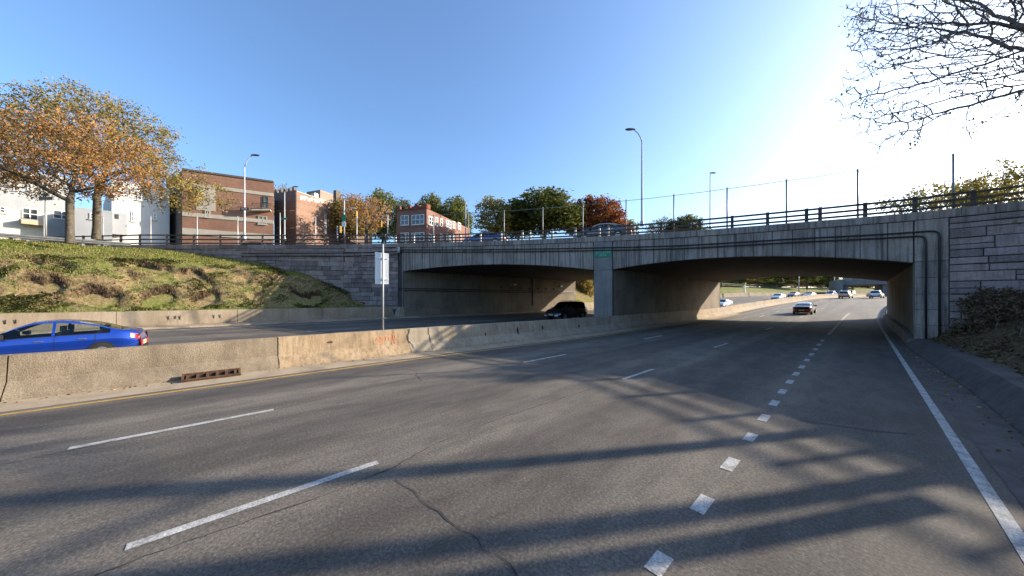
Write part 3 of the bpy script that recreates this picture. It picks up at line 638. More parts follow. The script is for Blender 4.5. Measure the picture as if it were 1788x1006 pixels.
# green name plate on the pier
gp = fp(-13.1, 5.62, .075); gs = empty('name_plate', gp, math.atan2(fnorm(-13.1).x, -fnorm(-13.1).y), 'small green plate with pale lettering on the bridge pier', 'sign')
mb = MB(); mb.box(-.62, .62, -.02, .02, -.24, .24); bevel(mb.build('panel', MT['sign_green'], gs), .015)
MT['letter'] = plain('faded pale lettering', (.3, .5, .42), .6)
rnd = random.Random(3)
for row, z in ((0, .1), (1, -.1)):             # too blurred in the photo to be read: short pale strokes
    x = -.5
    while x < .45:
        if not (row == 1 and (x < -.25 or x > .2)):
            mb = MB(); mb.box(x, x + .025, -.026, -.021, z - .06, z + .06); mb.build('stroke', MT['letter'], gs)
            mb = MB(); zz = z + rnd.choice((-.05, 0, .05)); mb.box(x + .025, x + .085, -.026, -.021, zz - .012, zz + .012); mb.build('stroke', MT['letter'], gs)
        x += .135

# railing on the bridge
PO = [3.5, 1.8, .15, -1.55, -2.1, -3.8, -5.5, -7.2, -7.75, -9.4, -11.1, -12.8, -13.4, -15.1, -16.8, -18.5, -19.1, -20.8, -22.5, -24.2, -24.8, -26.5, -28.2, -29.8]
rail = empty('bridge_railing', fp(-13.1, ztop(-13.1), -.2), 0, 'three rail metal railing along the near edge of the bridge', 'railing')
def rl(mb, name, m, par, smooth=False):
    L = par.location; mb.v = [(v[0] - L.x, v[1] - L.y, v[2] - L.z) for v in mb.v]; return mb.build(name, m, par, smooth)
RZ = (.16, .42, .7)
for o in PO:
    mb = MB(); p = fp(o, ztop(o), -.2); mb.beam(p, p + Vector((0, 0, .8)), .15, .15, fnorm(o)); bevel(rl(mb, 'post', MT['galv' if o < -10 else 'railpaint'], rail), .012)  # left posts paler: sunlight on their sides put into the colour
for a, b in zip(PO[:-1], PO[1:]):
    for z in RZ:
        mb = MB(); mb.beam(fp(a, ztop(a) + z, -.12), fp(b, ztop(b) + z, -.12), .07, .105); rl(mb, 'rail', MT['railpaint'], rail)
def rail_path(name, label, path, zoff, step, m, hz, pw=.12, bw=.09):
    root = empty(name, path[0], 0, label, 'railing'); posts = []
    for a, b in zip(path[:-1], path[1:]):
        a = Vector(a); b = Vector(b); n = max(1, round((b - a).length / step))
        posts += [a + (b - a) * i / n for i in range(n)]
    posts.append(Vector(path[-1]))
    for p in posts:
        mb = MB(); mb.box(p.x - pw / 2, p.x + pw / 2, p.y - pw / 2, p.y + pw / 2, p.z + zoff, p.z + zoff + hz[-1] + .08); rl(mb, 'post', m, root)
    for a, b in zip(posts[:-1], posts[1:]):
        for z in hz:
            mb = MB(); mb.beam(a + Vector((0, 0, z + zoff)), b + Vector((0, 0, z + zoff)), .07, bw); rl(mb, 'rail', m, root)
    return root
# rail over the right wing wall, turning back along the top of the right bank
WR = [fp(3.5, 6.5, -.2), fp(5.2, 6.5, -.2), Vector((8.2, 24.9, 6.5)), Vector((11, 23.2, 6.45)), Vector((14, 20.6, 6.4)), Vector((16.5, 16, 6.4))]
rail_path('wing_railing', 'rusty brown railing above the right stone wing wall', [tuple(p) for p in WR], 0, 1.75, MT['railpaint'], RZ)
mb = MB()
for a, b in zip(WR[1:-1], WR[2:]): mb.hexa([(a.x, a.y - .2, 3), (b.x, b.y - .2, 3), (b.x, b.y - .2, 6.5), (a.x, a.y - .2, 6.5), (a.x, a.y + .3, 3), (b.x, b.y + .3, 3), (b.x, b.y + .3, 6.5), (a.x, a.y + .3, 6.5)])
tag(mb.build('retaining_wall', MT['stone_r']), 'stone retaining wall continuing the right wing along the bank top', 'wall')

# tall fence posts with a top wire, behind the railing
fence = empty('tall_fence', fp(-13.1, ztop(-13.1), -.4), 0, 'tall thin fence posts with a top wire along the bridge edge', 'fence')
FO = [3.0, -.08, -2.93, -5.75, -8.67, -11.63, -14.6, -17.58, -20.64, -23.6, -26.6]
for o in FO:
    mb = MB(); p = fp(o, ztop(o) - .2, -.42); mb.tube([p, p + Vector((0, 0, 2.9))], .045, 7); rl(mb, 'post', MT['galv_d'], fence, True)
for a, b in zip(FO[:-1], FO[1:]):
    mb = MB(); pa = fp(a, ztop(a) + 2.62, -.42); pb = fp(b, ztop(b) + 2.62, -.42); mid = (pa + pb) / 2 - Vector((0, 0, .02)); mb.tube([pa, mid, pb], .018, 4); rl(mb, 'wire', MT['galv_d'], fence)
for a, b in zip(FO[:-1], FO[1:]):
    mb = MB(); pa = fp(a, ztop(a) + .1, -.42); pb = fp(b, ztop(b) + .1, -.42); mb.tube([pa, pb], .008, 4); rl(mb, 'wire', MT['galv_d'], fence)

# ------------------------------------------------------------------ stone walls
def stone_wall(root, pos, t0, t1, zb, zt, ch, cl, m, proud=(.02, .08), joint=.018, depth=.12):
    # pos(t) -> (point, outward normal); courses of unequal height, stones of unequal length
    z = zb
    while z < zt - .08:
        hgt = min(random.uniform(*ch), zt - z)
        if zt - (z + hgt) < ch[0] * .6: hgt = zt - z
        t = t0 - random.uniform(0, cl[0])
        while t < t1:
            ln = random.uniform(*cl); a, b = max(t, t0), min(t + ln, t1)
            sub = [(z, z + hgt)]
            if hgt > .45 and random.random() < .35: mz = z + hgt * random.uniform(.4, .6); sub = [(z, mz), (mz, z + hgt)]
            if b - a > .12:
                for (za, zb_) in sub:
                    pm, nm = pos((a + b) / 2)
                    if hidden(pm, zb_): continue
                    pr = random.uniform(*proud); j = joint / 2; c = .025
                    (pa, na), (pb, nb) = pos(a + j), pos(b - j)
                    def P(p, n, zz, o, dt=0): return Vector((p.x + n.x * o, p.y + n.y * o, zz))
                    za_, zz_ = za + j, zb_ - j; (pa2, na2), (pb2, nb2) = pos(a + j + c), pos(b - j - c)
                    w = [random.uniform(-.012, .012) for _ in range(4)]
                    vs = [P(pa, na, za_, -depth), P(pb, nb, za_, -depth), P(pb, nb, zz_, -depth), P(pa, na, zz_, -depth),
                          P(pa, na, za_, pr - c), P(pb, nb, za_, pr - c), P(pb, nb, zz_, pr - c), P(pa, na, zz_, pr - c),
                          P(pa2, na2, za_ + c, pr + w[0]), P(pb2, nb2, za_ + c, pr + w[1]), P(pb2, nb2, zz_ - c, pr + w[2]), P(pa2, na2, zz_ - c, pr + w[3])]
                    L = root.location; mb = MB(); mb.add([v - L for v in vs], [(0,1,5,4),(1,2,6,5),(2,3,7,6),(3,0,4,7),(4,5,9,8),(5,6,10,9),(6,7,11,10),(7,4,8,11),(8,9,10,11)])
                    mb.build('stone', m, root)
            t += ln
        z += hgt
# right wing wall
rww = empty('stone_wing_wall', fp(2.78, .3, 0), 0, 'wing wall of long pale stone blocks right of the underpass', 'wall')
hidden = lambda p, z: z < right_bank(p.x, p.y - .2) - .25
stone_wall(rww, lambda t: (fp(t, 0, 0), fnorm(t)), 2.78, 6.6, .3, 6.08, (.3, .62), (.7, 2.3), MT['stone_r'], (.02, .11), .035)
mb = MB(); mb.grid([[fp(o, 0, -.01) for o in (2.76, 4, 5, 6.6)], [fp(o, 6.1, -.01) for o in (2.76, 4, 5, 6.6)]]); rl(mb, 'mortar_bed', MT['mortar'], rww)
# left wing wall
LP = [Vector((*p, 0)) for p in LWALL]; LL = [(b - a).length for a, b in zip(LP[:-1], LP[1:])]
LZ = [7.44, 7.18, 7.05, 6.95, 6.85]
def lpos(t):
    for i, l in enumerate(LL):
        if t <= l or i == len(LL) - 1:
            d = (LP[i + 1] - LP[i]).normalized(); return LP[i] + d * t, Vector((-d.y, d.x, 0)) * (1 if (-d.y) > 0 else -1)
        t -= l
def lz(t): return float(np.interp(t, np.cumsum([0] + LL), LZ))
lww = empty('stone_wing_wall', (-32, 8.45, 3), 0, 'long wing wall of dark rough stone courses behind the grass bank', 'wall')
hidden = lambda p, z: z < left_bank(p.x, p.y) - .25 or (p.x > -29.7 and z < .5)
stone_wall(lww, lpos, .5, LL[0], .5, 6.95, (.3, .5), (.45, 1.3), MT['stone'])
stone_wall(lww, lpos, LL[0], sum(LL[:3]) + 1.5, 1.2, 6.8, (.34, .56), (.7, 2.4), MT['stone'])
mb = MB(); tt = [0, LL[0] * .5, LL[0], LL[0] + LL[1] / 2, LL[0] + LL[1], sum(LL[:3]), sum(LL)]
mb.grid([[(lpos(t)[0].x - lpos(t)[1].x * .02, lpos(t)[0].y - lpos(t)[1].y * .02, z) for t in tt] for z in (.2, 2, 4, 6.75)]); rl(mb, 'mortar_bed', MT['mortar'], lww)
t = 0.0
while t < sum(LL[:3]) + 3:
    e = t + random.uniform(1.1, 1.9)
    mb = MB(); (a, na), (b, nb) = lpos(t + .01), lpos(e - .01)
    za, zb_ = lz(t) - .35, lz(e) - .35
    up = Vector((0, 0, .36)); A = Vector((a.x, a.y, za)); B = Vector((b.x, b.y, zb_))
    mb.hexa([A + na * .1, B + nb * .1, B + nb * .1 + up, A + na * .1 + up, A - na * .5, B - nb * .5, B - nb * .5 + up, A - na * .5 + up]); bevel(rl(mb, 'coping_stone', MT['stone'], lww), .02); t = e
# two black conduits carried on along the wing wall
for dz in (0, -.3):
    mb = MB(); pts = [(lpos(t)[0] + lpos(t)[1] * .12) + Vector((0, 0, lz(t) - .75 + dz)) for t in seq((.3, sum(LL[:2]) - .5, 1.5))]; mb.tube(pts, .035, 5); rl(mb, 'conduit', MT['pipe'], lww)
# railing and tall posts along the left wing wall
pth = [LP[0] + Vector((-.2, .25, 7.42))] + [p + Vector((-.1, .15, z)) for p, z in zip(LP[1:], LZ[1:])]
rail_path('wing_railing', 'dark brown post and rail fence on the left wing wall', [tuple(p) for p in pth], 0, 1.9, MT['rail_dark'], (.18, .52, .9), .14, .1)
lf = empty('tall_fence', (-36, 4, 7), 0, 'tall pale fence posts above the left wing wall', 'fence')
for px in (77, 180, 263, 344, 415, 489, 551, 623):
    p = pz(px, 0, 30.5); p.z = 6.6; mb = MB(); mb.tube([p, p + Vector((0, 0, 3.5))], .05, 6); rl(mb, 'post', MT['galv'], lf, True)

# guard rail along the top of the grass bank
gr = empty('guard_rail', (-40.2, -12, 6.3), 0, 'weathered steel guard rail along the top of the grass bank', 'guard rail')
for y in (-22, -19.6, -17.2, -14.8, -12.4, -10.0, -7.6):
    mb = MB(); mb.box(-40.3, -40.15, y - .06, y + .06, 6.0, 6.78); rl(mb, 'post', MT['galv'], gr)
for a, b in zip((-22, -14.8, -7.6), (-14.8, -7.6, -5.2)):
    mb = MB(); rows = [[(-40.1 + dx, y, z) for dx, z in ((0, 6.5), (.05, 6.55), (.05, 6.6), (0, 6.64), (.05, 6.68), (.05, 6.74), (0, 6.8), (-.03, 6.64), (0, 6.5))] for y in (a, b - .02)]
    mb.grid(rows); rl(mb, 'rail', MT['galv_d'], gr)

# street level on the left and right (beyond the walls)
mb = MB(); mb.add([(-29.6, 12.9, 6.85), (-32.4, 8.9, 6.62), (-39.2, .4, 6.6), (-43.2, -4.9, 6.58), (-52.4, -13.7, 6.55), (-150, -60, 6.9), (-170, 60, 7.1), (-29.6, 40, 6.9)], [(0, 1, 2, 3, 4, 5, 6, 7)])
tag(mb.build('street', MT['asphalt2']), 'upper street on the left at the level of the bridge', kind='structure')
mb = MB(); mb.add([(2.0, 25.8, 6.1), (9, 25.6, 6.1), (60, 10, 6.1), (120, 60, 6.2), (60, 60, 6.2), (2.0, 51.6, 6.1)], [(0, 1, 2, 3, 4, 5)])
tag(mb.build('street', MT['asphalt2']), 'upper street on the right at the level of the bridge', kind='structure')

# ------------------------------------------------------------------ buildings
def extrude(fp_, z0, z1, name, m, root, roof=True):
    L = root.location; me = bpy.data.meshes.new(name); n = len(fp_)
    vs = [(p[0] - L.x, p[1] - L.y, z0 - L.z) for p in fp_] + [(p[0] - L.x, p[1] - L.y, (z1[i] if isinstance(z1, (list, tuple)) else z1) - L.z) for i, p in enumerate(fp_)]
    fs = [(i, (i + 1) % n, n + (i + 1) % n, n + i) for i in range(n)]
    if roof: fs.append(tuple(n + i for i in range(n)))
    me.from_pydata(vs, [], fs); uv = me.uv_layers.new(name='UVMap'); per = 0; li = 0
    for i in range(n):
        l = math.dist(fp_[i], fp_[(i + 1) % n])
        for (u, v) in ((per, vs[i][2]), (per + l, vs[i][2]), (per + l, vs[n + (i + 1) % n][2]), (per, vs[n + i][2])): uv.data[li].uv = (u, v); li += 1
        per += l
    bm = bmesh.new(); bm.from_mesh(me); bmesh.ops.recalc_face_normals(bm, faces=bm.faces); bm.to_mesh(me); bm.free()
    me.materials.append(m); o = bpy.data.objects.new(name, me); COL.objects.link(o); o.parent = root; return o
class Facade:
    # a vertical wall plane between two points given by photo column and distance
    def __init__(s, root, px0, Z0, px1, Z1):
        s.root = root; s.a = (( px0 - CX) / FPX * Z0, Z0); s.b = ((px1 - CX) / FPX * Z1, Z1)
        s.A = Vector((*cw(*s.a), 0)); s.B = Vector((*cw(*s.b), 0)); s.d = (s.B - s.A).normalized(); s.n = Vector((s.d.y, -s.d.x, 0))
        if s.n.dot(Vector((0, 0, 0)) - s.A) < 0: s.n = -s.n
    def at(s, px, py):
        k = (px - CX) / FPX; (x0, z0), (x1, z1) = s.a, s.b
        t = (k * z0 - x0) / ((x1 - x0) - k * (z1 - z0)); Z = z0 + (z1 - z0) * t
        return s.A + (s.B - s.A) * t + Vector((0, 0, H + (HY - py) / FPX * Z))
    def slab(s, name, px0, px1, y0, y1, m, out=.05, back=-.05, parent=None, y0b=None, y1b=None):
        # y0/y1 top and bottom rows at px0, level along the wall
        p = s.at(px0, y0); q = s.at(px1, y0); zt = p.z; zb = s.at(px0, y1).z
        return s.slabz(name, p, q, zb, zt, m, out, back, parent)
    def slabz(s, name, p, q, zb, zt, m, out=.05, back=-.05, parent=None):
        par = parent or s.root; L = s.root.location; mb = MB(); n = s.n
        P = lambda v, z, o: Vector((v.x + n.x * o - L.x, v.y + n.y * o - L.y, z - L.z))
        mb.hexa([P(p, zb, out), P(q, zb, out), P(q, zt, out), P(p, zt, out), P(p, zb, back), P(q, zb, back), P(q, zt, back), P(p, zt, back)]); return mb.build(name, m, par)
    def window(s, px0, px1, y0, y1, frame='window_frame', pane='pane', bars=1, cross=True):
        p = s.at(px0, y0); q = s.at(px1, y0); zt = p.z; zb = s.at(px0, y1).z; L = s.root.location; w = (q - p).length; d = s.d; n = s.n
        mb = MB(); fw = .09
        def bx(u0, u1, z0, z1, o0, o1):
            P = lambda u, z, o: Vector((p.x + d.x * u + n.x * o - L.x, p.y + d.y * u + n.y * o - L.y, z - L.z))
            mb.hexa([P(u0, z0, o1), P(u1, z0, o1), P(u1, z1, o1), P(u0, z1, o1), P(u0, z0, o0), P(u1, z0, o0), P(u1, z1, o0), P(u0, z1, o0)])
        bx(0, fw, zb, zt, 0, .09); bx(w - fw, w, zb, zt, 0, .09); bx(fw, w - fw, zt - fw, zt, 0, .09); bx(fw, w - fw, zb, zb + fw, 0, .09)
        for k in range(1, bars + 1): u = w * k / (bars + 1); bx(u - fw / 2, u + fw / 2, zb + fw, zt - fw, 0, .08)
        fr = mb.build('window', MT[frame], s.root)
        mb = MB(); bx(fw, w - fw, zb + fw, zt - fw, .005, .03); mb.build('pane', MT[pane], fr)
        if cross: mb = MB(); zm = (zb + zt) / 2; bx(fw, w - fw, zm - .04, zm + .04, .03, .075); mb.build('meeting_rail', MT[frame], fr)
        mb = MB(); bx(-.08, w + .08, zb - .14, zb - .01, 0, .14); mb.build('sill', MT['limestone'], fr)
        return fr
def P2(px, Z): return cw((px - CX) / FPX * Z, Z)
Z0 = 6.0
# brown brick block behind the tree
p = P2(318, 46); b1 = empty('brick_building', (*p, Z0), 0, 'brown brick block with two pale bands and an iron balcony', 'building')
fc = Facade(b1, 318, 46, 478, 51); zt1 = fc.at(318, 297).z
extrude([P2(318, 46), P2(478, 51), P2(477, 62), P2(300, 60), P2(290, 51)], Z0, zt1, 'wall', MT['brick1'], b1)
L = b1.location
fs_ = Facade(b1, 290, 51, 318, 46); fs_.slabz('shaded_side_panel', Vector((*P2(291, 50.8), 0)), Vector((*P2(317.5, 46.1), 0)), Z0, zt1 - .2, MT['brick_d'], .05, -.05)  # darker brick carries the shade of this face turned from the sun
fc.slabz('parapet_coping', fc.A, fc.B, zt1, zt1 + .25, MT['brick_d'], .12, -.5)
for y0, y1 in ((318, 324), (370, 377), (398, 409)): fc.slab('stone_band', 318.5, 477.5, y0, y1, MT['limestone'], .08)
fc.slab('pale_panel', 343, 376, 326, 366, MT['limestone'], .05)
fc.window(459, 468, 343, 363, 'iron', 'pane_g', 0)
fc.window(451, 466, 377, 391, 'limestone', 'pane_g', 1)
fc.window(358, 367, 367, 379, 'limestone', 'pane_g', 1)
mb = MB(); p0 = fc.at(442, 368); p1 = fc.at(474, 368); n = fc.n
mb.hexa([p0 - L, p1 - L, p1 + n * 1 - L, p0 + n * 1 - L, p0 - L - Vector((0,0,.18)), p1 - L - Vector((0,0,.18)), p1 + n * 1 - L - Vector((0,0,.18)), p0 + n * 1 - L - Vector((0,0,.18))]); balc = mb.build('balcony', MT['limestone'], b1)
for k in range(13):
    q = p0 + (p1 - p0) * k / 12 + n * .97 - L; mb = MB(); mb.beam(q, q + Vector((0, 0, .95)), .04); mb.build('baluster', MT['iron'], balc)
for z in (.9, .1):
    mb = MB(); mb.beam(p0 + n * .97 - L + Vector((0,0,z)), p1 + n * .97 - L + Vector((0,0,z)), .05)
    mb.beam(p0 - L + Vector((0,0,z)), p0 + n * .97 - L + Vector((0,0,z)), .05); mb.beam(p1 - L + Vector((0,0,z)), p1 + n * .97 - L + Vector((0,0,z)), .05); mb.build('handrail', MT['iron'], balc)
# crenellated brick building with graffiti
p = P2(518, 58); b2 = empty('brick_building', (*p, Z0), 0, 'brown brick building with a notched parapet and white graffiti near its roof', 'building')
zt2 = H + (HY - 335) / FPX * 58
extrude([P2(480, 60), P2(518, 58), P2(597, 67), P2(640, 84), P2(500, 82)], Z0, zt2, 'wall', MT['brick2'], b2)
ff = Facade(b2, 480, 60, 518, 58); ff.slabz('front_wall', ff.A + ff.d * .02, ff.B - ff.d * .02, Z0, zt2 + .3, MT['brick_d'], .12, -.1)  # front and merlons in darker brick, their shade put into the colour
for k in range(5):
    a = ff.A + (ff.B - ff.A) * (k / 5 + .02); b = ff.A + (ff.B - ff.A) * (k / 5 + .11); ff.slabz('merlon', a, b, zt2 + .3, zt2 + .85, MT['brick_d'], .12, -.4)
for x0, x1 in ((484, 490), (496, 501), (508, 515)): ff.window(x0, x1, 352, 368, 'brick_d', 'pane', 0)
for x0, x1 in ((485, 491), (497, 502), (508, 514)): ff.window(x0, x1, 383, 398, 'brick_d', 'pane', 0)
fl = Facade(b2, 518, 58, 597, 67)
fl.slabz('parapet_coping', fl.A, fl.B, zt2, zt2 + .15, MT['limestone'], .08, -.4)
L = b2.location
MT['graffiti'] = plain('white spray paint', (.72, .72, .7), .8, var=.1)
rnd = random.Random(5)                          # rounded tag letters, illegible in the photo
for k in range(9):
    x = 526 + k * 4.6; c = fl.at(x, 345.5 + k * .75); rr = .24
    for seg in range(2):
        a0 = rnd.uniform(0, 6.28); ext = rnd.uniform(2.4, 5.2); mb = MB(); rows = []
        for i in range(9):
            a = a0 + ext * i / 8; q = c + fl.d * math.cos(a) * rr * (1 - .35 * seg) + Vector((0, 0, math.sin(a) * rr * 1.35 * (1 - .35 * seg))) + fl.n * .02
            r2 = fl.d * math.cos(a) * .055 + Vector((0, 0, math.sin(a) * .07)); rows.append([q - r2 - L, q + r2 - L])
        mb.grid(rows); mb.build('graffiti_stroke', MT['graffiti'], b2)
fl.slab('banner', 566, 570, 374, 408, MT['white_wall'], .06)
fl.slab('roof_bulkhead', 561, 592, 331, 352, MT['brick1'], -.3, -4)
fl.slab('chimney', 586, 594, 332, 362, MT['brick_d'], .15, -.6)
fl.slab('roof_box', 553, 562, 336, 347, MT['galv'], -.6, -1.6)
# annex behind chimney, its shade put into a darker brick
extrude([P2(594, 66), P2(612, 65), P2(650, 80), P2(610, 84)], Z0, H + (HY - 357) / FPX * 66, 'annex_wall', MT['brick_d'], b2)
# red brick house with shaped parapet
p = P2(745, 52); b3 = empty('brick_building', (*p, Z0), 0, 'red brick house with a shaped gable parapet and white windows', 'building'); L = b3.location
zt3 = H + (HY - 364) / FPX * 52
extrude([P2(695, 53.5), P2(745, 52), P2(820, 63), P2(800, 78), P2(690, 76)], Z0, [zt3, zt3, zt3 - .9, zt3 - .9, zt3], 'wall', MT['brick3'], b3)
ff = Facade(b3, 695, 53.5, 745, 52); fl = Facade(b3, 745, 52, 820, 63)
U = lambda k: ff.A + (ff.B - ff.A) * k - L
def gable(k0, k1, prof, nm):
    mb = MB(); n = ff.n
    pts = [U(k0 + (k1 - k0) * a) + Vector((0, 0, zt3 + b)) for a, b in prof]
    m_ = len(pts); mb.add([q + n * .1 for q in pts] + [q - n * .3 for q in pts], [tuple(range(m_)), tuple(range(2 * m_ - 1, m_ - 1, -1))] + [(i, (i + 1) % m_, m_ + (i + 1) % m_, m_ + i) for i in range(m_)])
    mb.v = [tuple(v) for v in mb.v]; return mb.build(nm, MT['rust_brick'], b3)
MT['rust_brick'] = rocky('dark red brick trim', [(.17, .055, .04), (.23, .08, .055)], 1, 15)
gable(.42, .88, [(0, 0), (1, 0), (1, .25), (.78, .35), (.5, .95), (.22, .35), (0, .25)], 'gable')
for k0, k1 in ((0, .08), (.36, .44), (.88, 1.0)): gable(k0, k1, [(0, 0), (1, 0), (1, .75), (0, .75)], 'pier')
gable(0.08, .36, [(0, 0), (1, 0), (1, .2), (0, .2)], 'parapet')
fl.slabz('pier', fl.A + fl.d * .05, fl.A + fl.d * .8, zt3, zt3 + .75, MT['rust_brick'], .1, -.4)
ff.window(700, 714, 377, 394, bars=1); ff.window(719, 741, 376, 393, bars=2)
ff.window(700, 714, 407, 422, bars=1); ff.window(719, 741, 407, 422, bars=2)
for i, (x0, x1, y0, y1) in enumerate(((748, 757, 377, 392), (760, 764, 379, 394), (768, 772, 381, 395), (778, 787, 384, 396), (790, 794, 386, 398), (799, 804, 388, 400))):
    fl.window(x0, x1, y0, y1, bars=1 if x1 - x0 > 6 else 0)
for x0, x1 in ((748, 757), (768, 773), (779, 788)): fl.window(x0, x1, 408, 420, bars=1)
# white and cream houses behind the left tree
p = P2(20, 40); h1 = empty('house', (*p, Z0), 0, 'cream sided house with a low pitched roof behind the left trees', 'house'); L = h1.location
fh = Facade(h1, -60, 36, 150, 43); zt = fh.at(0, 362).z
extrude([P2(-60, 36), P2(150, 43), P2(140, 54), P2(-90, 48)], Z0, zt, 'wall', MT['cream_wall'], h1)
mb = MB(); a = fh.A - L; b = fh.B - L; up = Vector((0, 0, zt - L.z)); n = -fh.n
mb.add([a + up - n * .3, b + up - n * .3, b + up + n * 4 + Vector((0,0,1.5)), a + up + n * 4 + Vector((0,0,1.5)), b + up + n * 9, a + up + n * 9], [(0, 1, 2, 3), (3, 2, 4, 5), (1, 4, 2), (0, 3, 5)]); mb.build('roof', MT['cream_wall'], h1)
fh.window(38, 66, 362, 382, bars=1); fh.window(92, 122, 366, 381, bars=1); fh.window(-2, 10, 360, 371, bars=0)
fh.slab('awning', 36, 78, 384, 392, MT['tan'], 1.2, -.02)
fh.slab('porch_wall', 82, 149, 384, 412, MT['grey_wall'], .1)
p = P2(40, 58); h2 = empty('house', (*p, Z0), 0, 'tall white apartment house rising behind the cream house', 'house')
fh = Facade(h2, -120, 52, 120, 60); extrude([P2(-120, 52), P2(120, 60), P2(110, 75), P2(-150, 70)], Z0, fh.at(0, 294).z, 'wall', MT['white_wall'], h2)
for x in (24, 48, 72, 96): fh.window(x, x + 7, 321, 333, bars=0)
for x in (24, 48, 72, 96): fh.window(x, x + 7, 300, 310, bars=0)
p = P2(240, 44); h3 = empty('house', (*p, Z0), 0, 'white walled building beside the brown brick block', 'house')
fh = Facade(h3, 195, 43, 296, 47); extrude([P2(195, 43), P2(296, 47), P2(300, 56), P2(180, 55)], Z0, fh.at(230, 318).z, 'wall', MT['white_wall'], h3)
fh.window(229, 234, 369, 386, bars=0); fh.window(268, 273, 372, 384, bars=0); fh.window(240, 248, 335, 349, bars=0)
fh.slab('side_wing', 197, 222, 372, 410, MT['grey_wall'], 1.0, -.1)
fh.slab('wing_window', 201, 208, 376, 384, MT['pane'], 1.03, .9)
p = P2(155, 41); h4 = empty('house', (*p, Z0), 0, 'grey house with a dark gable between the two tree trunks', 'house'); L = h4.location
fh = Facade(h4, 128, 40, 196, 42); zt = fh.at(160, 365).z
extrude([P2(128, 40), P2(196, 42), P2(196, 50), P2(120, 48)], Z0, zt, 'wall', MT['grey_wall'], h4)
mb = MB(); a = fh.A - L; b = fh.B - L; up = Vector((0, 0, zt - L.z)); n = -fh.n; c = (a + b) / 2 + Vector((0, 0, 1.9))
mb.add([a + up - n * .2, b + up - n * .2, c + up - n * .2, a + up + n * 7, b + up + n * 7, c + up + n * 7], [(0, 1, 2), (3, 5, 4), (0, 2, 5, 3), (1, 4, 5, 2)]); mb.build('roof', MT['roof'], h4)
fh.window(157, 165, 372, 382, bars=0)

# ------------------------------------------------------------------ street lamps, signs, signals
def lamp(px, Z, ybase, ytop, hx, hy, label, r=.09):
    p = pz(px, ybase, Z); t = pz(px, ytop, Z); root = empty('street_lamp', p, 0, label, 'street lamp', 'street lamps')
    hgt = t.z - p.z; e = pz(hx, hy, Z) - p
    mb = MB(); mb.tube([(0, 0, 0), (0, 0, .4), (0, 0, .45), (0, 0, hgt)], [r * 1.6, r * 1.6, r, r * .6], 8); mb.build('pole', MT['pole'], root, True)
    a = Vector((0, 0, hgt - .05)); m_ = a + Vector((e.x * .45, e.y * .45, (e.z - hgt) * .7))
    mb = MB(); mb.tube([a, a + (m_ - a) * .5 + Vector((0,0,.05)), m_, e], [r * .55, r * .5, r * .45, r * .4], 6); mb.build('arm', MT['pole'], root, True)
    d = Vector((e.x, e.y, 0)).normalized(); s = d.cross(Vector((0, 0, 1)))
    mb = MB(); rows = []
    for k, w, h1, h2 in ((-.15, .06, .05, .05), (.1, .13, .09, .07), (.4, .16, .09, .1), (.62, .1, .06, .06), (.7, .03, .02, .02)):
        c = e + d * k; rows.append([c + s * w * math.cos(a_) + Vector((0, 0, (h1 if math.sin(a_) > 0 else h2) * math.sin(a_))) for a_ in [i * math.pi / 4 for i in range(9)]])
    mb.grid(rows); mb.build('lamp_head', MT['lamp_head'], root, True)
    return root
l1 = lamp(427, 32, 420, 291, 441, 271, 'street lamp with a curved arm in front of the brown brick block')
p = pz(427, 365, 31.8) - l1.location; mb = MB(); mb.beam(p - rgt * .42, p + rgt * .42, .03, .28); ow = mb.build('one_way_sign', MT['sign_black'], l1)
mb = MB(); q = p - fwd * .03; mb.add([q + rgt * a + Vector((0, 0, b)) for a, b in ((-.3, -.05), (.12, -.05), (.12, -.11), (.34, 0), (.12, .11), (.12, .05), (-.3, .05))], [tuple(range(7))]); mb.build('arrow', MT['sign_white'], ow)
lamp(1121, 27, 395, 246, 1106, 226, 'tall street lamp on the bridge with its arm leaning left', .1)
lamp(1240, 42, 400, 306, 1241, 302, 'thin distant street lamp right of the tall bridge lamp', .09)
lamp(813, 56, 420, 352, 804, 343, 'street lamp with a bent arm right of the red brick house', .11)
lamp(497, 48, 420, 335, 513, 326, 'street lamp rising before the notched parapet building', .1)
def signal(px, Z, ytop, ybase, arm_px, arm_y, heads, label, plate=False):
    p = pz(px, ybase, Z); root = empty('traffic_signal', p, 0, label, 'traffic signal', 'traffic signals at the crossing')
    q = lambda x, y: pz(x, y, Z) - p
    mb = MB(); mb.tube([(0, 0, 0), q(px, ytop)], .09, 7); mb.build('pole', MT['pole'], root, True)
    if arm_px:
        mid = q((px + arm_px) / 2 - (arm_px - px) * .1, arm_y - 1)
        mb = MB(); mb.tube([q(px, arm_y + 8), q(px + (arm_px - px) * .25, arm_y + 2), mid, q(arm_px, arm_y)], .06, 6); mb.build('arm', MT['pole'], root, True)
    for hx, hy in heads:
        c = q(hx, hy); mb = MB(); mb.box(c.x - .16, c.x + .16, c.y - .16, c.y + .16, c.z - .5, c.z + .5); hd = bevel(mb.build('signal_head', MT['signal'], root), .04)
        for k in (-.31, 0, .31):
            mb = MB(); o = c - fwd * .17 + Vector((0, 0, k)); mb.tube([o, o - fwd * .14], .12, 8); mb.build('lens', MT['sign_black'], hd)
    if plate:
        for nm, y0, y1, m in (('green_plate', 375, 387, 'sign_green'), ('white_plate', 388, 396, 'sign_white')):
            a = q(px - 3.5, y1) - fwd * .12; b = q(px + 3.5, y1) - fwd * .12; h_ = (y1 - y0) / FPX * Z; up = Vector((0, 0, h_))
            mb = MB(); mb.hexa([a, b, b + up, a + up, a + fwd * .03, b + fwd * .03, b + up + fwd * .03, a + up + fwd * .03]); mb.build(nm, MT[m], root)
    return root
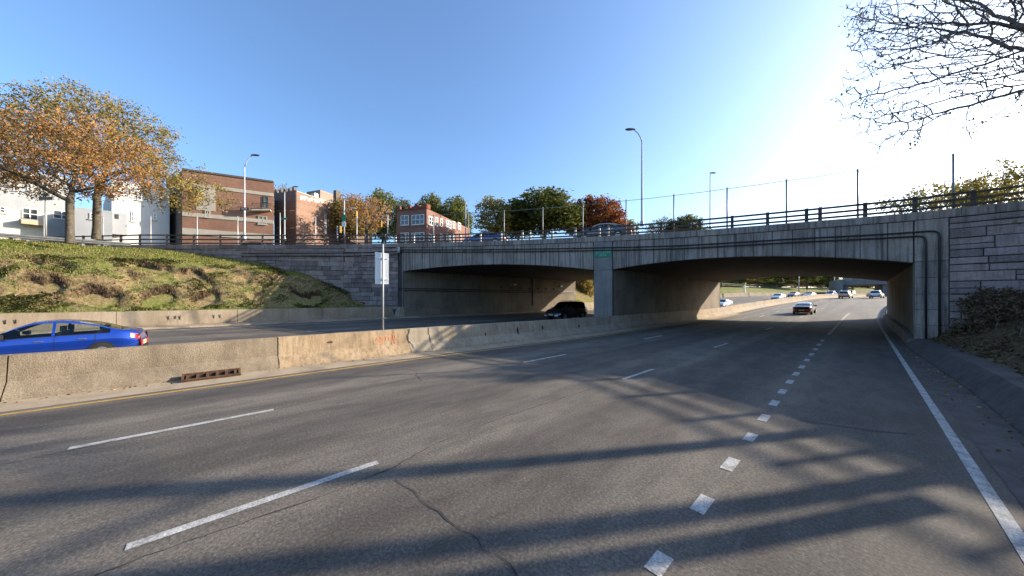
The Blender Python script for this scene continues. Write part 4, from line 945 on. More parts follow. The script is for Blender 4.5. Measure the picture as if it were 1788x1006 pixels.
signal(601, 44, 350, 420, 622, 364, [(622, 375)], 'signal pole with a green and white plate beside the brick building', True)
signal(677, 48, 376, 420, 665, 382, [(665, 391)], 'yellow traffic signal left of the red brick house')
signal(589, 46, 395, 420, None, 0, [(594, 401)], 'low yellow signal head at the street corner')
ss = empty('street_sign', pz(489, 420, 45), 0, 'green street name sign on a thin pole before the notched parapet building', 'sign')
mb = MB(); mb.tube([(0, 0, 0), (0, 0, 3.9)], .05, 6); mb.build('pole', MT['pole'], ss, True)
mb = MB(); mb.beam(Vector((0, 0, 3.05)), rgt * .95 + Vector((0, 0, 3.05)), .03, .28); mb.build('blade', MT['sign_green'], ss)
ss = empty('street_sign', pz(80, 412, 30), 0, 'teal sign on a pale post at the far left', 'sign')
mb = MB(); mb.tube([(0, 0, 0), (0, 0, 3.4)], .07, 6); mb.build('post', MT['galv'], ss, True)
MT['teal'] = plain('teal sign', (.05, .12, .14), .5)
mb = MB(); mb.beam(-rgt * .65 + Vector((0, 0, 3.5)), rgt * .65 + Vector((0, 0, 3.5)), .03, .3); mb.build('panel', MT['teal'], ss)
mb = MB(); mb.beam(-rgt * .3 + Vector((0, 0, 3.85)), rgt * .3 + Vector((0, 0, 3.85)), .03, .3); mb.build('panel', MT['sign_green'], ss)

# ------------------------------------------------------------------ cars
def spline(tab, x):
    xs_ = [t[0] for t in tab]; ys_ = [t[1] for t in tab]
    if x <= xs_[0]: return ys_[0]
    if x >= xs_[-1]: return ys_[-1]
    i = max(k for k in range(len(xs_)) if xs_[k] <= x); i = min(i, len(xs_) - 2)
    def sl(k):
        if k == 0 or k == len(xs_) - 1: return 0 if k else (ys_[1] - ys_[0]) / (xs_[1] - xs_[0])
        a = (ys_[k] - ys_[k-1]) / (xs_[k] - xs_[k-1]); b = (ys_[k+1] - ys_[k]) / (xs_[k+1] - xs_[k]); return 0 if a * b <= 0 else 2 * a * b / (a + b)
    h = xs_[i+1] - xs_[i]; t = (x - xs_[i]) / h
    return (2*t**3-3*t*t+1)*ys_[i] + (t**3-2*t*t+t)*h*sl(i) + (-2*t**3+3*t*t)*ys_[i+1] + (t**3-t*t)*h*sl(i+1)
KINDS = {
 'sedan': dict(L=4.64, W=.9, top=[(-2.32, .66), (-2.28, .9), (-2.1, 1.03), (-1.75, 1.075), (-1.2, 1.255), (-.7, 1.365), (-.2, 1.415), (.25, 1.39), (.6, 1.28), (1.2, .98), (1.5, .92), (2.0, .8), (2.25, .62), (2.32, .45)],
    belt=[(-2.3, .85), (-1.6, .97), (0, .93), (1.3, .86), (2.3, .5)], rw=(-1.78, -.75), ws=(.32, 1.18), side=(-1.5, 1.02), pill=(-.2,), ax=(-1.33, 1.37), wr=.325),
 'suv': dict(L=4.8, W=.95, top=[(-2.4, .75), (-2.37, 1.05), (-2.3, 1.2), (-2.05, 1.66), (-1.7, 1.75), (-.5, 1.78), (.3, 1.74), (.55, 1.66), (1.25, 1.14), (1.5, 1.08), (2.05, .99), (2.3, .85), (2.4, .55)],
    belt=[(-2.4, 1.05), (-1.6, 1.1), (0, 1.06), (1.3, 1.0), (2.4, .6)], rw=(-2.33, -2.02), ws=(.5, 1.27), side=(-2.05, 1.08), pill=(-.25, -1.25), ax=(-1.4, 1.45), wr=.37),
}
def make_car(name, label, kind, color, loc, rz, cat='car', group=None, tilt=0, plate=True):
    K = KINDS[kind]; root = empty(name, loc, rz, label, cat, group); root.rotation_euler[1] = tilt
    pm = paintmat(name + ' paint', color, .6 if 'blue sedan' in label else .25) if isinstance(color, tuple) else color
    n = 64; xs_ = [-K['L'] / 2 + K['L'] * (i / n) for i in range(n + 1)]; L2 = K['L'] / 2
    rows = []; g_ = []
    for x in xs_:
        t = spline(K['top'], x); bl_ = min(spline(K['belt'], x), t - .03); e = abs(x) / L2
        w = K['W'] * (1 - .16 * max(0, (e - .72) / .28) ** 2.2); zb = .24 + .16 * max(0, (e - .8) / .2) ** 2
        g = min(1, max(0, (t - bl_ - .03) / .42)); g_.append(g); wr = w * (.955 - .2 * g); zrail = t - .02 - .055 * g
        rows.append([(0, zb), (.82 * w, zb), (.955 * w, zb + .1), (w, zb + (bl_ - zb) * .5), (.985 * w, bl_ - .17 * (bl_ - zb)), (.945 * w, bl_), (wr, zrail), (wr * .86, t - .012 * (1 + g)), (wr * .45, t), (0, t + .004)])
    parts = {'body': ([], pm), 'side_window': ([], MT['carglass']), 'windshield': ([], MT['carglass']), 'rear_window': ([], MT['carglass'])}
    def cls(i, r):
        xm = (xs_[i] + xs_[i + 1]) / 2
        if r == 5 and min(g_[i], g_[i + 1]) > .22 and K['side'][0] < xm < K['side'][1] and not any(abs(xm - p) < .05 for p in K['pill']): return 'side_window'
        if r >= 7 and K['ws'][0] < xm < K['ws'][1]: return 'windshield'
        if r >= 7 and K['rw'][0] < xm < K['rw'][1]: return 'rear_window'
        return 'body'
    objs = {}
    for side in (1, -1):
        for i in range(n):
            for r in range(9):
                q = [(xs_[i], side * rows[i][r][0], rows[i][r][1]), (xs_[i+1], side * rows[i+1][r][0], rows[i+1][r][1]), (xs_[i+1], side * rows[i+1][r+1][0], rows[i+1][r+1][1]), (xs_[i], side * rows[i][r+1][0], rows[i][r+1][1])]
                if side < 0: q = q[::-1]
                c = cls(i, r); key = (c, side if c == 'side_window' else 0)
                objs.setdefault(key, []).append(q)
    for (c, sd_), quads in objs.items():
        mb = MB()
        for q in quads: mb.add(q, [(0, 1, 2, 3)])
        if c == 'body':
            for end in (0, n):
                mb.add([(xs_[end], s * y, z) for s in (1,) for y, z in rows[end]] + [(xs_[end], -y, z) for y, z in rows[end][::-1]], [tuple(range(20))])
        me = bpy.data.meshes.new(c); me.from_pydata(mb.v, [], mb.f); bm = bmesh.new(); bm.from_mesh(me); bmesh.ops.remove_doubles(bm, verts=bm.verts, dist=.0005); bmesh.ops.recalc_face_normals(bm, faces=bm.faces); bm.to_mesh(me); bm.free()
        me.shade_smooth(); me.materials.append(parts[c][1]); o = bpy.data.objects.new(c, me); COL.objects.link(o); o.parent = root
    def wat(x): i = min(n, max(0, round((x + L2) / K['L'] * n))); return rows[i]
    r = K['wr']
    for ax in K['ax']:
        for s in (1, -1):
            w = max(p[0] for p in wat(ax))
            mb = MB(); mb.tube([(ax, s * (w - .2), r), (ax, s * (w + .012), r)], r + .055, 20); mb.build('wheel_arch', MT['trim'], root)
            mb = MB(); mb.tube([(ax, s * (w - .18), r), (ax, s * (w - .0), r), (ax, s * (w + .022), r)], [r, r, r - .02], 20); wh = mb.build('wheel', MT['tyre'], root)
            mb = MB(); mb.tube([(ax, s * (w + .018), r), (ax, s * (w + .03), r)], r * .62, 14); mb.build('rim', MT['rim'], wh)
    # lower sill / bumpers, lamps, handles, mirrors
    for s in (1, -1):
        xm = .92 if kind == 'sedan' else 1.0; zb = spline(K['belt'], xm) + .09; w = wat(xm)[5][0]
        mb = MB(); mb.hexa([(xm - .09, s * w, zb - .07), (xm + .07, s * w, zb - .05), (xm + .07, s * w, zb + .05), (xm - .09, s * w, zb + .07), (xm - .09, s * (w + .21), zb - .07), (xm + .03, s * (w + .2), zb - .05), (xm + .03, s * (w + .2), zb + .06), (xm - .09, s * (w + .21), zb + .08)]); bevel(mb.build('mirror', MT['trim'], root), .02, 2)
        for hx in ((.12, -.85) if kind == 'sedan' else (.12, -.9)):
            i = min(n, round((hx + L2) / K['L'] * n)); y = rows[i][4][0]; z = rows[i][4][1] - .02
            mb = MB(); mb.box(hx - .1, hx + .1, s * y - .02, s * y + .03, z - .018, z + .018); bevel(mb.build('door_handle', MT['chrome'], root), .008)
        # tail lamp wraps round the corner
        rows_t = []
        for x in [xs_[0] + .02 * k for k in (0, 2, 5, 9, 14)]:
            rr = wat(x); zt_ = rr[5][1] + .02; rows_t.append([(x - .012, s * (rr[5][0] + .014), zt_), (x - .012, s * (rr[4][0] + .014), zt_ - .09), (x - .012, s * (rr[3][0] + .012), zt_ - .19 + .07 * (x - xs_[0]) / .28)])
        mb = MB(); mb.grid([[(xs_[0] - .014, s * .42, rows_t[0][0][2]), (xs_[0] - .014, s * .42, rows_t[0][1][2]), (xs_[0] - .014, s * .42, rows_t[0][2][2])]] + rows_t); mb.build('taillight', MT['red_lamp'], root, True)
        rows_h = []
        for x in [xs_[-1] - .02 * k for k in (0, 3, 7, 12, 18)]:
            rr = wat(x); zt_ = rr[5][1] - .02; rows_h.append([(x + .012, s * (rr[5][0] + .012), zt_), (x + .012, s * (rr[4][0] + .014), zt_ - .05), (x + .012, s * (rr[3][0] + .012), zt_ - .12)])
        mb = MB(); mb.grid([[(xs_[-1] + .014, s * .45, rows_h[0][0][2]), (xs_[-1] + .014, s * .45, rows_h[0][1][2]), (xs_[-1] + .014, s * .45, rows_h[0][2][2])]] + rows_h); mb.build('headlight', MT['clear_lamp'], root, True)
    for s in (1, -1):                           # door gaps, sill and window trim
        for sx in ((1.12, -.2, -1.18) if kind == 'sedan' else (1.12, -.25, -1.25)):
            i = round((sx + L2) / K['L'] * n); rr = rows[i]; mb = MB()
            mb.grid([[(xs_[i] - .007, s * (y + .004), z), (xs_[i] + .007, s * (y + .004), z)] for y, z in rr[2:6]]); mb.build('door_gap', MT['trim'], root)
        mb = MB(); mb.grid([[(xs_[i], s * (rows[i][5][0] + .004), rows[i][5][1] - .012), (xs_[i], s * (rows[i][5][0] + .002), rows[i][5][1] + .012)] for i in range(n + 1) if K['side'][0] < xs_[i] < K['side'][1]]); mb.build('window_trim', MT['trim'], root)
    for x, s in ((xs_[0] - .02, -1), (xs_[-1] + .02, 1)):
        mb = MB(); z = .52 if s > 0 else (.55 if kind == 'sedan' else .8); mb.box(min(x, x - s * .03), max(x, x - s * .03), -.26, .26, z - .07, z + .07); mb.build('number_plate', MT['plate'], root)
    mb = MB(); mb.box(xs_[-1] - .02, xs_[-1] + .012, -.42, .42, .38, .46); mb.build('grille', MT['trim'], root)
    mb = MB(); mb.box(xs_[0] - .012, xs_[0] + .05, -.7, .7, .32, .44); mb.build('bumper_insert', MT['trim'], root)
    zf = .55 if kind == 'sedan' else .75
    for x in (.15, -.8):
        for y in (.37, -.37):
            mb = MB(); mb.box(x - .25, x + .2, y - .25, y + .25, .3, zf); mb.hexa([(x - .35, y - .24, zf), (x - .2, y - .24, zf), (x - .2, y + .24, zf), (x - .35, y + .24, zf), (x - .48, y - .2, zf + .5), (x - .36, y - .2, zf + .5), (x - .36, y + .2, zf + .5), (x - .48, y + .2, zf + .5)]); mb.box(x - .5, x - .39, y - .12, y + .12, zf + .52, zf + .68); mb.build('seat', MT['seat'], root)
    mb = MB(); mb.box(-1.6, 1.1, -.75, .75, .3, .33); mb.box(.75, 1.1, -.7, .7, .4, zf + .25); mb.build('dashboard', MT['trim'], root)
    if kind == 'suv':
        for s in (1, -1):
            mb = MB(); mb.tube([(-1.6, s * .6, 1.77), (-1.5, s * .6, 1.83), (.1, s * .6, 1.83), (.2, s * .6, 1.78)], .02, 6); mb.build('roof_rail', MT['trim'], root)
    return root
def lane_spot(px, lane, lo=5, hi=240):        # where a photo column meets a lane
    a = math.tan(TH - math.atan((px - CX) / FPX))
    g = lambda s: s * a + (lane + cv(s))
    for _ in range(60):
        m_ = (lo + hi) / 2
        if g(lo) * g(m_) <= 0: hi = m_
        else: lo = m_
    return lane + cv(lo), lo
OUT, IN = R(90), R(-90)
make_car('sedan', 'bright blue sedan half hidden behind the median barrier', 'sedan', (.01, .06, .42), (-17.9, -3.95, zleft(-17.9, 0)), IN, 'car').scale = (.84, 1, 1)     # a short compact saloon
make_car('suv', 'black sport utility vehicle under the left span of the bridge', 'suv', (.03, .03, .034), (-19.9, 25.6, zleft(-19.9, 27)), IN, 'car')
def head(s): return math.atan2(1, (cv(s + 1) - cv(s - 1)) / 2)
cars = [(1405, -5.2, 'sedan', (.012, .012, .016), 'black sedan driving away just beyond the bridge', OUT, 0), (1477, -8.0, 'suv', (.3, .24, .19), 'dull gold sport utility vehicle ahead of the black sedan', OUT, 0), (1531, -3.4, 'suv', (.55, .58, .6), 'silver white sport utility vehicle in the right lane far ahead', OUT, 0),
        (1262, -16.3, 'sedan', (.75, .75, .75), 'white sedan showing behind the far end of the pier', IN, 1), (1359, -16.6, 'sedan', (.6, .62, .66), 'pale silver sedan coming on the far carriageway below the green bank', IN, 1), (1386, -20, 'sedan', (.4, .05, .06), 'small red car coming on the far carriageway', IN, 1),
        (1414, -16.6, 'sedan', (.5, .52, .56), 'grey car coming behind the red car', IN, 1), (1451, -16.6, 'suv', (.12, .14, .4), 'blue vehicle coming far off on the far carriageway', IN, 1), (1484, -21, 'suv', (.15, .2, .3), 'dark van coming near the far bridge', IN, 1)]
for px, lane, kd, col, lab, rz, left in cars:
    x, s = lane_spot(px, lane); z = zleft(lane, s) if left else zr(s); sl = (zr(s + 1) - zr(s - 1)) / 2
    make_car(kd, lab, kd, col, (x, s, z + .01), rz - (math.pi / 2 - head(s)) , 'car', tilt=(-sl if rz > 0 else sl))
# cars on the bridge and on the upper street
def deck_car(px, Z, kd, col, lab, away):
    p = pz(px, 0, Z); d = math.atan2(.173 - 2 * .00855 * p.x, 1); make_car(kd, lab, kd, col, (p.x, p.y, ztop(p.x) - .4 + .65 * min(1, max(0, 6 * (p.y - F(p.x)) / DEPTH)) if p.x > -30 else 6.75), d + (math.pi if away else 0))
deck_car(1052, 27, 'sedan', (.05, .06, .07), 'dark grey sedan crossing the bridge behind the railing', True)
deck_car(848, 33, 'sedan', (.03, .04, .2), 'blue car on the bridge beside the red brick house', True)
deck_car(815, 40, 'suv', (.03, .14, .12), 'dark green vehicle on the upper street behind the blue car', True)
deck_car(1158, 38, 'sedan', (.6, .6, .6), 'pale car on the bridge behind the tall lamp', False)
deck_car(440, 36, 'suv', (.08, .04, .04), 'dark parked vehicle behind the wing wall railing', True)
deck_car(110, 34, 'suv', (.1, .02, .02), 'dark red parked vehicle behind the near tree trunk', True)
deck_car(20, 33, 'sedan', (.25, .28, .35), 'grey blue parked car at the far left of the upper street', True)

# ------------------------------------------------------------------ trees
def colonise(seed_pts, attr, step=.4, kill=.6, infl=5.0, iters=90, grav=0.0, rng=None):
    pos = [np.array(p, float) for p in seed_pts]; par = [-1] + list(range(len(seed_pts) - 1)); A = np.array(attr, float)
    best = np.full(len(A), -1); bd = np.full(len(A), 1e9)
    def upd(k0):
        nonlocal best, bd
        N = np.array(pos[k0:]); d = np.linalg.norm(A[:, None, :] - N[None], axis=2); j = d.argmin(1); m = d[np.arange(len(A)), j]
        b = m < bd; best = np.where(b, j + k0, best); bd = np.where(b, m, bd)
    upd(0)
    for _ in range(iters):
        act = bd < infl
        if not act.any():
            act = bd < bd.min() + .5
        bi = best[act]; P = np.array(pos); v = A[act] - P[bi]; v /= np.linalg.norm(v, axis=1)[:, None] + 1e-9
        ub, inv = np.unique(bi, return_inverse=True); D = np.zeros((len(ub), 3)); np.add.at(D, inv, v); D /= np.bincount(inv)[:, None]
        if rng is not None: D += rng.normal(0, .12, D.shape)
        D[:, 2] -= grav; nrm = np.linalg.norm(D, axis=1); ok = nrm > .05; k0 = len(pos)
        pos += list(P[ub[ok]] + D[ok] / nrm[ok][:, None] * step); par += [int(q) for q in ub[ok]]
        if len(pos) == k0: break
        upd(k0); keep = bd > kill
        A = A[keep]; best = best[keep]; bd = bd[keep]
        if len(A) == 0: break
    return np.array(pos), par
def radii(pos, par, tip=.012, ex=2.4, trunk=None):
    n = len(pos); acc = np.zeros(n); r = np.zeros(n)
    for i in range(n - 1, -1, -1):
        r[i] = tip if acc[i] == 0 else acc[i] ** (1 / ex)
        if par[i] >= 0: acc[par[i]] += r[i] ** ex
    if trunk:                                  # exponent chosen so that twigs stay thin and the trunk gets its size
        tips = max(3, sum(1 for i in range(n) if acc[i] == 0)); ex2 = math.log(tips) / math.log(trunk / tip)
        return radii(pos, par, tip, ex2)
    return r
def limbs(mb, pos, par, r, nroot=0):
    for i in range(1, len(pos)):
        p = par[i]; n = 8 if r[i] > .09 else (5 if r[i] > .03 else 3)
        mb.tube([Vector(pos[p]), Vector(pos[i])], [min(r[p], r[i] * 1.35), r[i]], n, False)
def leaves(mb, pts, per, spread, size, rng, flat=.5, clump=.0):
    if clump:                                   # leave uneven gaps between leaf masses
        pts = np.array([p for p in pts if noise.noise(Vector(p) * .62) + .35 * noise.noise(Vector(p) * 1.7) > -.42 + clump * .27])
    N = len(pts) * per; c = np.repeat(pts, per, 0) + rng.normal(0, spread, (N, 3)); u = rng.normal(0, 1, (N, 3)); u /= np.linalg.norm(u, axis=1)[:, None]
    w = rng.normal(0, 1, (N, 3)); w -= u * (u * w).sum(1)[:, None]; w /= np.linalg.norm(w, axis=1)[:, None]; s = rng.uniform(.5, 1.6, (N, 1)) * size
    V = np.stack([c - u * s, c + w * s * .55, c + u * s, c - w * s * .55], 1).reshape(-1, 3); b = len(mb.v)
    mb.v += [tuple(v) for v in V]; mb.f += [(b + 4*i, b + 4*i + 1, b + 4*i + 2, b + 4*i + 3) for i in range(N)]
def blob_points(blobs, n, rng, shell=.55):
    out = []; vol = np.array([b[3] * b[4] * b[5] for b in blobs]); pick = rng.choice(len(blobs), n, p=vol / vol.sum())
    for k in pick:
        b = blobs[k]; d = rng.normal(0, 1, 3); d /= np.linalg.norm(d); rad = rng.uniform(shell ** 3, 1) ** (1 / 3); out.append((b[0] + d[0] * rad * b[3], b[1] + d[1] * rad * b[4], b[2] + d[2] * rad * b[5]))
    return out
def tree(name, label, base, trunk, blobs, n_attr, leafm, bark, per, spread, size, trunk_r, seed, step=.45, kill=.7, group='trees', cat='tree', leaf_r=.03, infl=5, grav=0, keep=1.0, shell=.3, twigs=0):
    rng = np.random.default_rng(seed); root = empty(name, base, 0, label, cat, group)
    B = np.array(base); att = [tuple(np.array(p) - B) for p in blob_points(blobs, n_attr, rng, shell)]
    pos, par = colonise([tuple(np.array(t) - B) for t in trunk], att, step, kill, infl, 110, grav, rng); r = radii(pos, par, .011, 2.35, trunk_r)
    r[0] *= 1.18
    mb = MB(); limbs(mb, pos, par, r)
    if twigs:
        for p_ in pos[r < .02]:
            for _k in range(twigs):
                d_ = rng.normal(0, 1, 3); d_[2] -= .35; d_ /= np.linalg.norm(d_); e_ = p_ + d_ * rng.uniform(.18, .5); m2 = (p_ + e_) / 2 + rng.normal(0, .04, 3); e_[2] -= .06
                mb.tube([Vector(p_), Vector(m2), Vector(e_)], [.006, .005, .003], 3, False)
    mb.build('trunk', bark, root, True, False)
    tips = pos[(r < leaf_r)]
    if keep < 1: tips = tips[rng.random(len(tips)) < keep]
    if len(tips): mb = MB(); leaves(mb, tips, per, spread, size, rng, clump=1 if n_attr > 2000 else 0); mb.build('crown', leafm, root, False, False)
    return root
# camera-plane ellipsoid: photo centre, distance and half sizes in photo pixels
def bl(px, py, Z, rx, ry, rd=None):
    p = pz(px, py, Z); k = Z / FPX; rd = rd or rx * k; return (p.x, p.y, p.z, (rx * k + rd) / 2, (rx * k + rd) / 2, ry * k)
# near tree on the bank
zb = 6.0
t0 = pz(122, 425, 22.5)
T = [t0, pz(122, 395, 22.5), pz(122, 365, 22.5), pz(122, 350, 22.5)]
tree('autumn_tree', 'nearer orange autumn tree with a forked trunk on the grass bank', tuple(t0), T, [bl(60, 265, 22.5, 110, 56), bl(-60, 270, 22, 90, 68), bl(160, 260, 22, 95, 58), bl(70, 305, 22.5, 105, 38), bl(190, 305, 22.5, 75, 36)], 2600, MT['leaf_orange'], MT['bark'], 26, .2, .066, .2, 11, .36, .44, leaf_r=.03, keep=1)
t0 = pz(168, 418, 27.5)
T = [t0, pz(169, 395, 27.5), pz(169, 372, 27.5), pz(170, 352, 27.5)]
tree('autumn_tree', 'broad golden autumn tree behind the railing with a low branch to the right', tuple(t0), T, [bl(140, 226, 27.5, 115, 52), bl(225, 240, 27.5, 70, 62), bl(290, 300, 27, 55, 40), bl(345, 335, 26.5, 55, 30), bl(300, 350, 26.5, 55, 18), bl(50, 232, 28, 90, 52), bl(165, 190, 28, 65, 34)], 2800, MT['leaf_gold'], MT['bark'], 26, .23, .076, .25, 12, .42, .52, leaf_r=.034, keep=1)
# nearly bare tree reaching in from the right
for (px_o, s0, zbase, seed, tr, na, kl, lab, blobs) in (
    (6.3, 19.6, 4.7, 21, .12, 5600, .23, 'nearly bare tree reaching over the road at the upper right', [(1.9, 16.7, 8.3, 2.2, 1.6, 1.2), (2.0, 16.4, 9.4, 2.8, 2.0, 1.9), (2.4, 16.8, 11.6, 3.0, 2.2, 1.9), (4.4, 17.5, 11.2, 3.2, 2.6, 2.6), (2.6, 18.2, 13.2, 3.2, 2.6, 2.0), (6.8, 19, 13, 3.3, 3, 3), (8.5, 17, 10, 2.5, 2.5, 2.2)]),
    (8.3, 20.4, 5.2, 22, .17, 1500, .36, 'second nearly bare tree standing on the right bank', [(7.5, 18.5, 11.5, 3.4, 3.2, 3.2), (11, 20, 12, 3.2, 3, 3)]), (7.2, 21.2, 5.0, 23, .14, 1200, .36, 'third slender bare tree standing on the right bank', [(5.5, 20, 11, 2.6, 2.6, 3), (8, 21.5, 13, 3, 3, 3)]),
    (5.9, 15.4, 3.7, 24, .15, 1500, .34, 'fourth bare tree low on the right bank near the kerb', [(5.2, 13.6, 8.6, 1.7, 2.2, 1.7), (5.0, 14.6, 10.6, 1.6, 2.4, 1.8), (7.5, 14.5, 10.5, 2.4, 2.4, 2.2), (7.0, 11.5, 9.5, 2.0, 2.2, 1.8)])):
    T = [(px_o, s0, zbase), (px_o - .1, s0 - .1, zbase + .9), (px_o - .35, s0 - .25, zbase + 1.9), (px_o - .7, s0 - .45, zbase + 2.8), (px_o - 1.1, s0 - .6, zbase + 3.5)]
    tree('bare_tree', lab, T[0], T, blobs, na, MT['leaf_sparse'], MT['bark_d'], 2, .12, .045, tr, seed, .2, kl, leaf_r=.016, infl=3.5, grav=.1, keep=.6, shell=.05, twigs=1)
# shrub over the fence at the right and brown shrubs on the bank
def shrub(name, label, base, blobs, n_attr, leafm, per, spread, size, seed, cat='shrub', step=.25, kill=.35, stem=.05, keep=1):
    b = Vector(base); return tree(name, label, tuple(b), [tuple(b), tuple(b + Vector((0, 0, .25))), tuple(b + Vector((.05, 0, .5)))], blobs, n_attr, leafm, MT['bark_d'], per, spread, size, stem, seed, step, kill, 'shrubs', cat, .03, 4, 0, keep)
p = pz(1740, 372, 15.2)
shrub('leafy_shrub', 'yellow green shrub spilling over the right end of the railing', tuple(p - Vector((0, -.6, .3))), [bl(1755, 318, 15.3, 62, 34, 1.0), bl(1700, 350, 15.5, 45, 22, .8), bl(1780, 350, 15.2, 50, 40, .8), bl(1765, 385, 14.4, 40, 22, .5)], 800, MT['leaf_yellow'], 20, .13, .06, 31)
p = pz(1600, 400, 26)
shrub('leafy_shrub', 'golden tree crown behind the right part of the bridge railing', (p.x, p.y, 6.2), [bl(1620, 350, 26, 65, 24), bl(1690, 345, 26, 60, 32), bl(1570, 355, 27, 30, 14)], 500, MT['leaf_yellow'], 12, .22, .1, 32, 'tree', .4, .5)
for k, (px, py, Z, rx, ry) in enumerate(((1715, 580, 13.2, 36, 26), (1775, 560, 11.6, 50, 40), (1745, 535, 14.0, 44, 34), (1782, 620, 9.6, 40, 24), (1740, 612, 11.4, 34, 20))):
    p = pz(px, py + 22, Z)
    shrub('dead_shrub', ('low brown shrub at the foot of the right stone wall', 'larger brown shrub at the right edge above the kerb wall', 'brown leaved shrub against the right stone wall', 'low scrub at the right edge nearest the kerb wall', 'small scrub between the kerb wall and the brown shrubs')[k], (p.x, p.y, right_bank(p.x, p.y) - .05), [bl(px, py, Z, rx, ry)], 520, MT['leaf_brown'], 16, .09, .045, 41 + k, 'shrub', .13, .17, .03)
# background trees: a few crowns grown once, then copied
def proto(seed, shape, n_attr, per, size, spread, trunk_h, trunk_r):
    rng = np.random.default_rng(seed); att = blob_points(shape, n_attr, rng, .35); pos, par = colonise([(0, 0, 0), (0, 0, trunk_h * .5), (0, 0, trunk_h)], att, .34, .45, 5, 100, 0, rng); r = radii(pos, par, .012, 2.35, trunk_r)
    a = MB(); limbs(a, pos, par, r); b = MB(); leaves(b, pos[r < .04], per, spread, size, rng, clump=.6)
    me = []
    for mbx, nm in ((a, 'trunk'), (b, 'crown')):
        m_ = bpy.data.meshes.new(nm); m_.from_pydata(mbx.v, [], mbx.f); m_.materials.append(MT['bark']); me.append(m_)
    return me
PR = [proto(51, [(0, 0, 6.2, 3.2, 3.2, 3.0), (1.4, .4, 4.8, 2.4, 2.4, 2.0), (-1.5, -.3, 5.0, 2.3, 2.3, 2.1)], 900, 26, .15, .3, 2.0, .2),
      proto(52, [(0, 0, 5.8, 2.4, 2.4, 3.6), (.9, 0, 7.2, 1.5, 1.5, 2), (-1.0, .6, 4.4, 1.9, 1.9, 1.8)], 700, 15, .14, .28, 1.8, .17),
      proto(53, [(0, 0, 5.5, 3.4, 3.0, 2.4), (2, .5, 6.2, 2.0, 2.0, 1.8), (-1.8, 0, 6.4, 1.9, 2, 1.9)], 800, 7, .13, .28, 2.4, .2)]
def bgtree(label, px, ytop, Z, width_px, ybase, kind, leaf, group='trees beyond the bridge', zbase=None, name='street_tree'):
    p = pz(px, ybase, Z); t = pz(px, ytop, Z)
    if zbase is not None: p.z = zbase
    root = empty(name, p, random.uniform(0, 6.28), label, 'tree', group); hgt = t.z - p.z; w = width_px * Z / FPX
    sx = w / (6.4, 5.0, 7.4)[kind]; sz = hgt / (9.2, 9.3, 8.3)[kind]; root.scale = (sx, sx, sz)
    for me, m in zip(PR[kind], (MT['bark'], MT[leaf])):
        o = bpy.data.objects.new(me.name, me); COL.objects.link(o); o.parent = root; o.material_slots[0].link = 'OBJECT'; o.material_slots[0].material = m
    return root
bgtree('thin orange leaved tree right of the graffiti building', 640, 338, 60, 90, 440, 2, 'leaf_orange')
bgtree('bare topped rust coloured tree beside the graffiti building', 612, 345, 66, 70, 440, 1, 'leaf_gold')
bgtree('tall green tree behind the orange tree', 668, 330, 84, 60, 450, 1, 'leaf_olive')
bgtree('green tree top showing above the left of the red brick house', 705, 346, 90, 40, 450, 1, 'leaf_olive')
bgtree('green tree behind the middle of the red brick house', 752, 342, 88, 55, 450, 0, 'leaf_olive')
bgtree('green tree behind the right end of the red brick house', 795, 347, 86, 60, 450, 0, 'leaf_olive')
bgtree('yellow tree left of the dark green tree', 862, 344, 52, 72, 440, 1, 'leaf_yellow')
bgtree('large dark green tree behind the bridge', 950, 336, 54, 130, 440, 0, 'leaf_green')
bgtree('rust red tree right of the dark green tree', 1038, 346, 56, 95, 440, 0, 'leaf_red')
bgtree('dark green tree between the yellow and the large green tree', 905, 356, 58, 70, 440, 0, 'leaf_green')
bgtree('small olive tree behind the foot of the tall bridge lamp', 1150, 379, 60, 55, 440, 2, 'leaf_olive')
bgtree('olive tree behind the railing right of the tall lamp', 1195, 377, 58, 60, 440, 0, 'leaf_olive')
bgtree('low olive tree behind the railing left of the tall lamp', 1085, 384, 70, 60, 440, 0, 'leaf_olive')
bgtree('bare grey tree behind the notched parapet', 488, 318, 90, 50, 440, 2, 'leaf_gold')
# through the left span
bgtree('leafy tree on the bank seen through the left span', 1026, 458, 62, 50, 530, 0, 'leaf_olive', zbase=-1.5)
bgtree('brown shrubby tree on the bank seen through the left span', 1014, 474, 57, 40, 528, 0, 'leaf_gold', zbase=-1.0)
# along the banks seen through the right span
far = [(-37, 118, 0, 'leaf_olive', 11, 8, 'first tree on the left bank seen through the right span'), (-40, 150, 1, 'leaf_yellow', 12, 8, 'yellowing tree further along the left bank'), (-34, 172, 0, 'leaf_olive', 12, 9, 'olive tree beyond the yellowing tree on the bank'), (-44, 185, 0, 'leaf_green', 14, 12, 'dark tree behind the far bank trees'),
       (-50, 140, 0, 'leaf_green', 13, 12, 'dark green tree set back from the left bank'), (-33, 205, 1, 'leaf_yellow', 13, 10, 'yellow tree near the far bridge'), (-38, 230, 0, 'leaf_olive', 15, 13, 'olive tree left of the far bridge'), (-30, 262, 0, 'leaf_gold', 15, 14, 'golden tree behind the far bridge'),
       (-55, 200, 0, 'leaf_olive', 15, 14, 'wide olive tree far behind the bank'), (-62, 170, 2, 'leaf_gold', 13, 12, 'thin golden tree far behind the bank'), (-20, 300, 0, 'leaf_green', 16, 15, 'dark tree rising over the far bridge'), (-45, 290, 0, 'leaf_olive', 17, 16, 'large olive tree closing the view left of the far bridge'),
       (-70, 240, 0, 'leaf_green', 17, 16, 'large dark tree closing the view at the left'), (-5, 330, 0, 'leaf_olive', 17, 16, 'olive tree closing the view above the far bridge'), (-85, 190, 0, 'leaf_olive', 16, 15, 'olive tree behind the fence on the left bank top')]
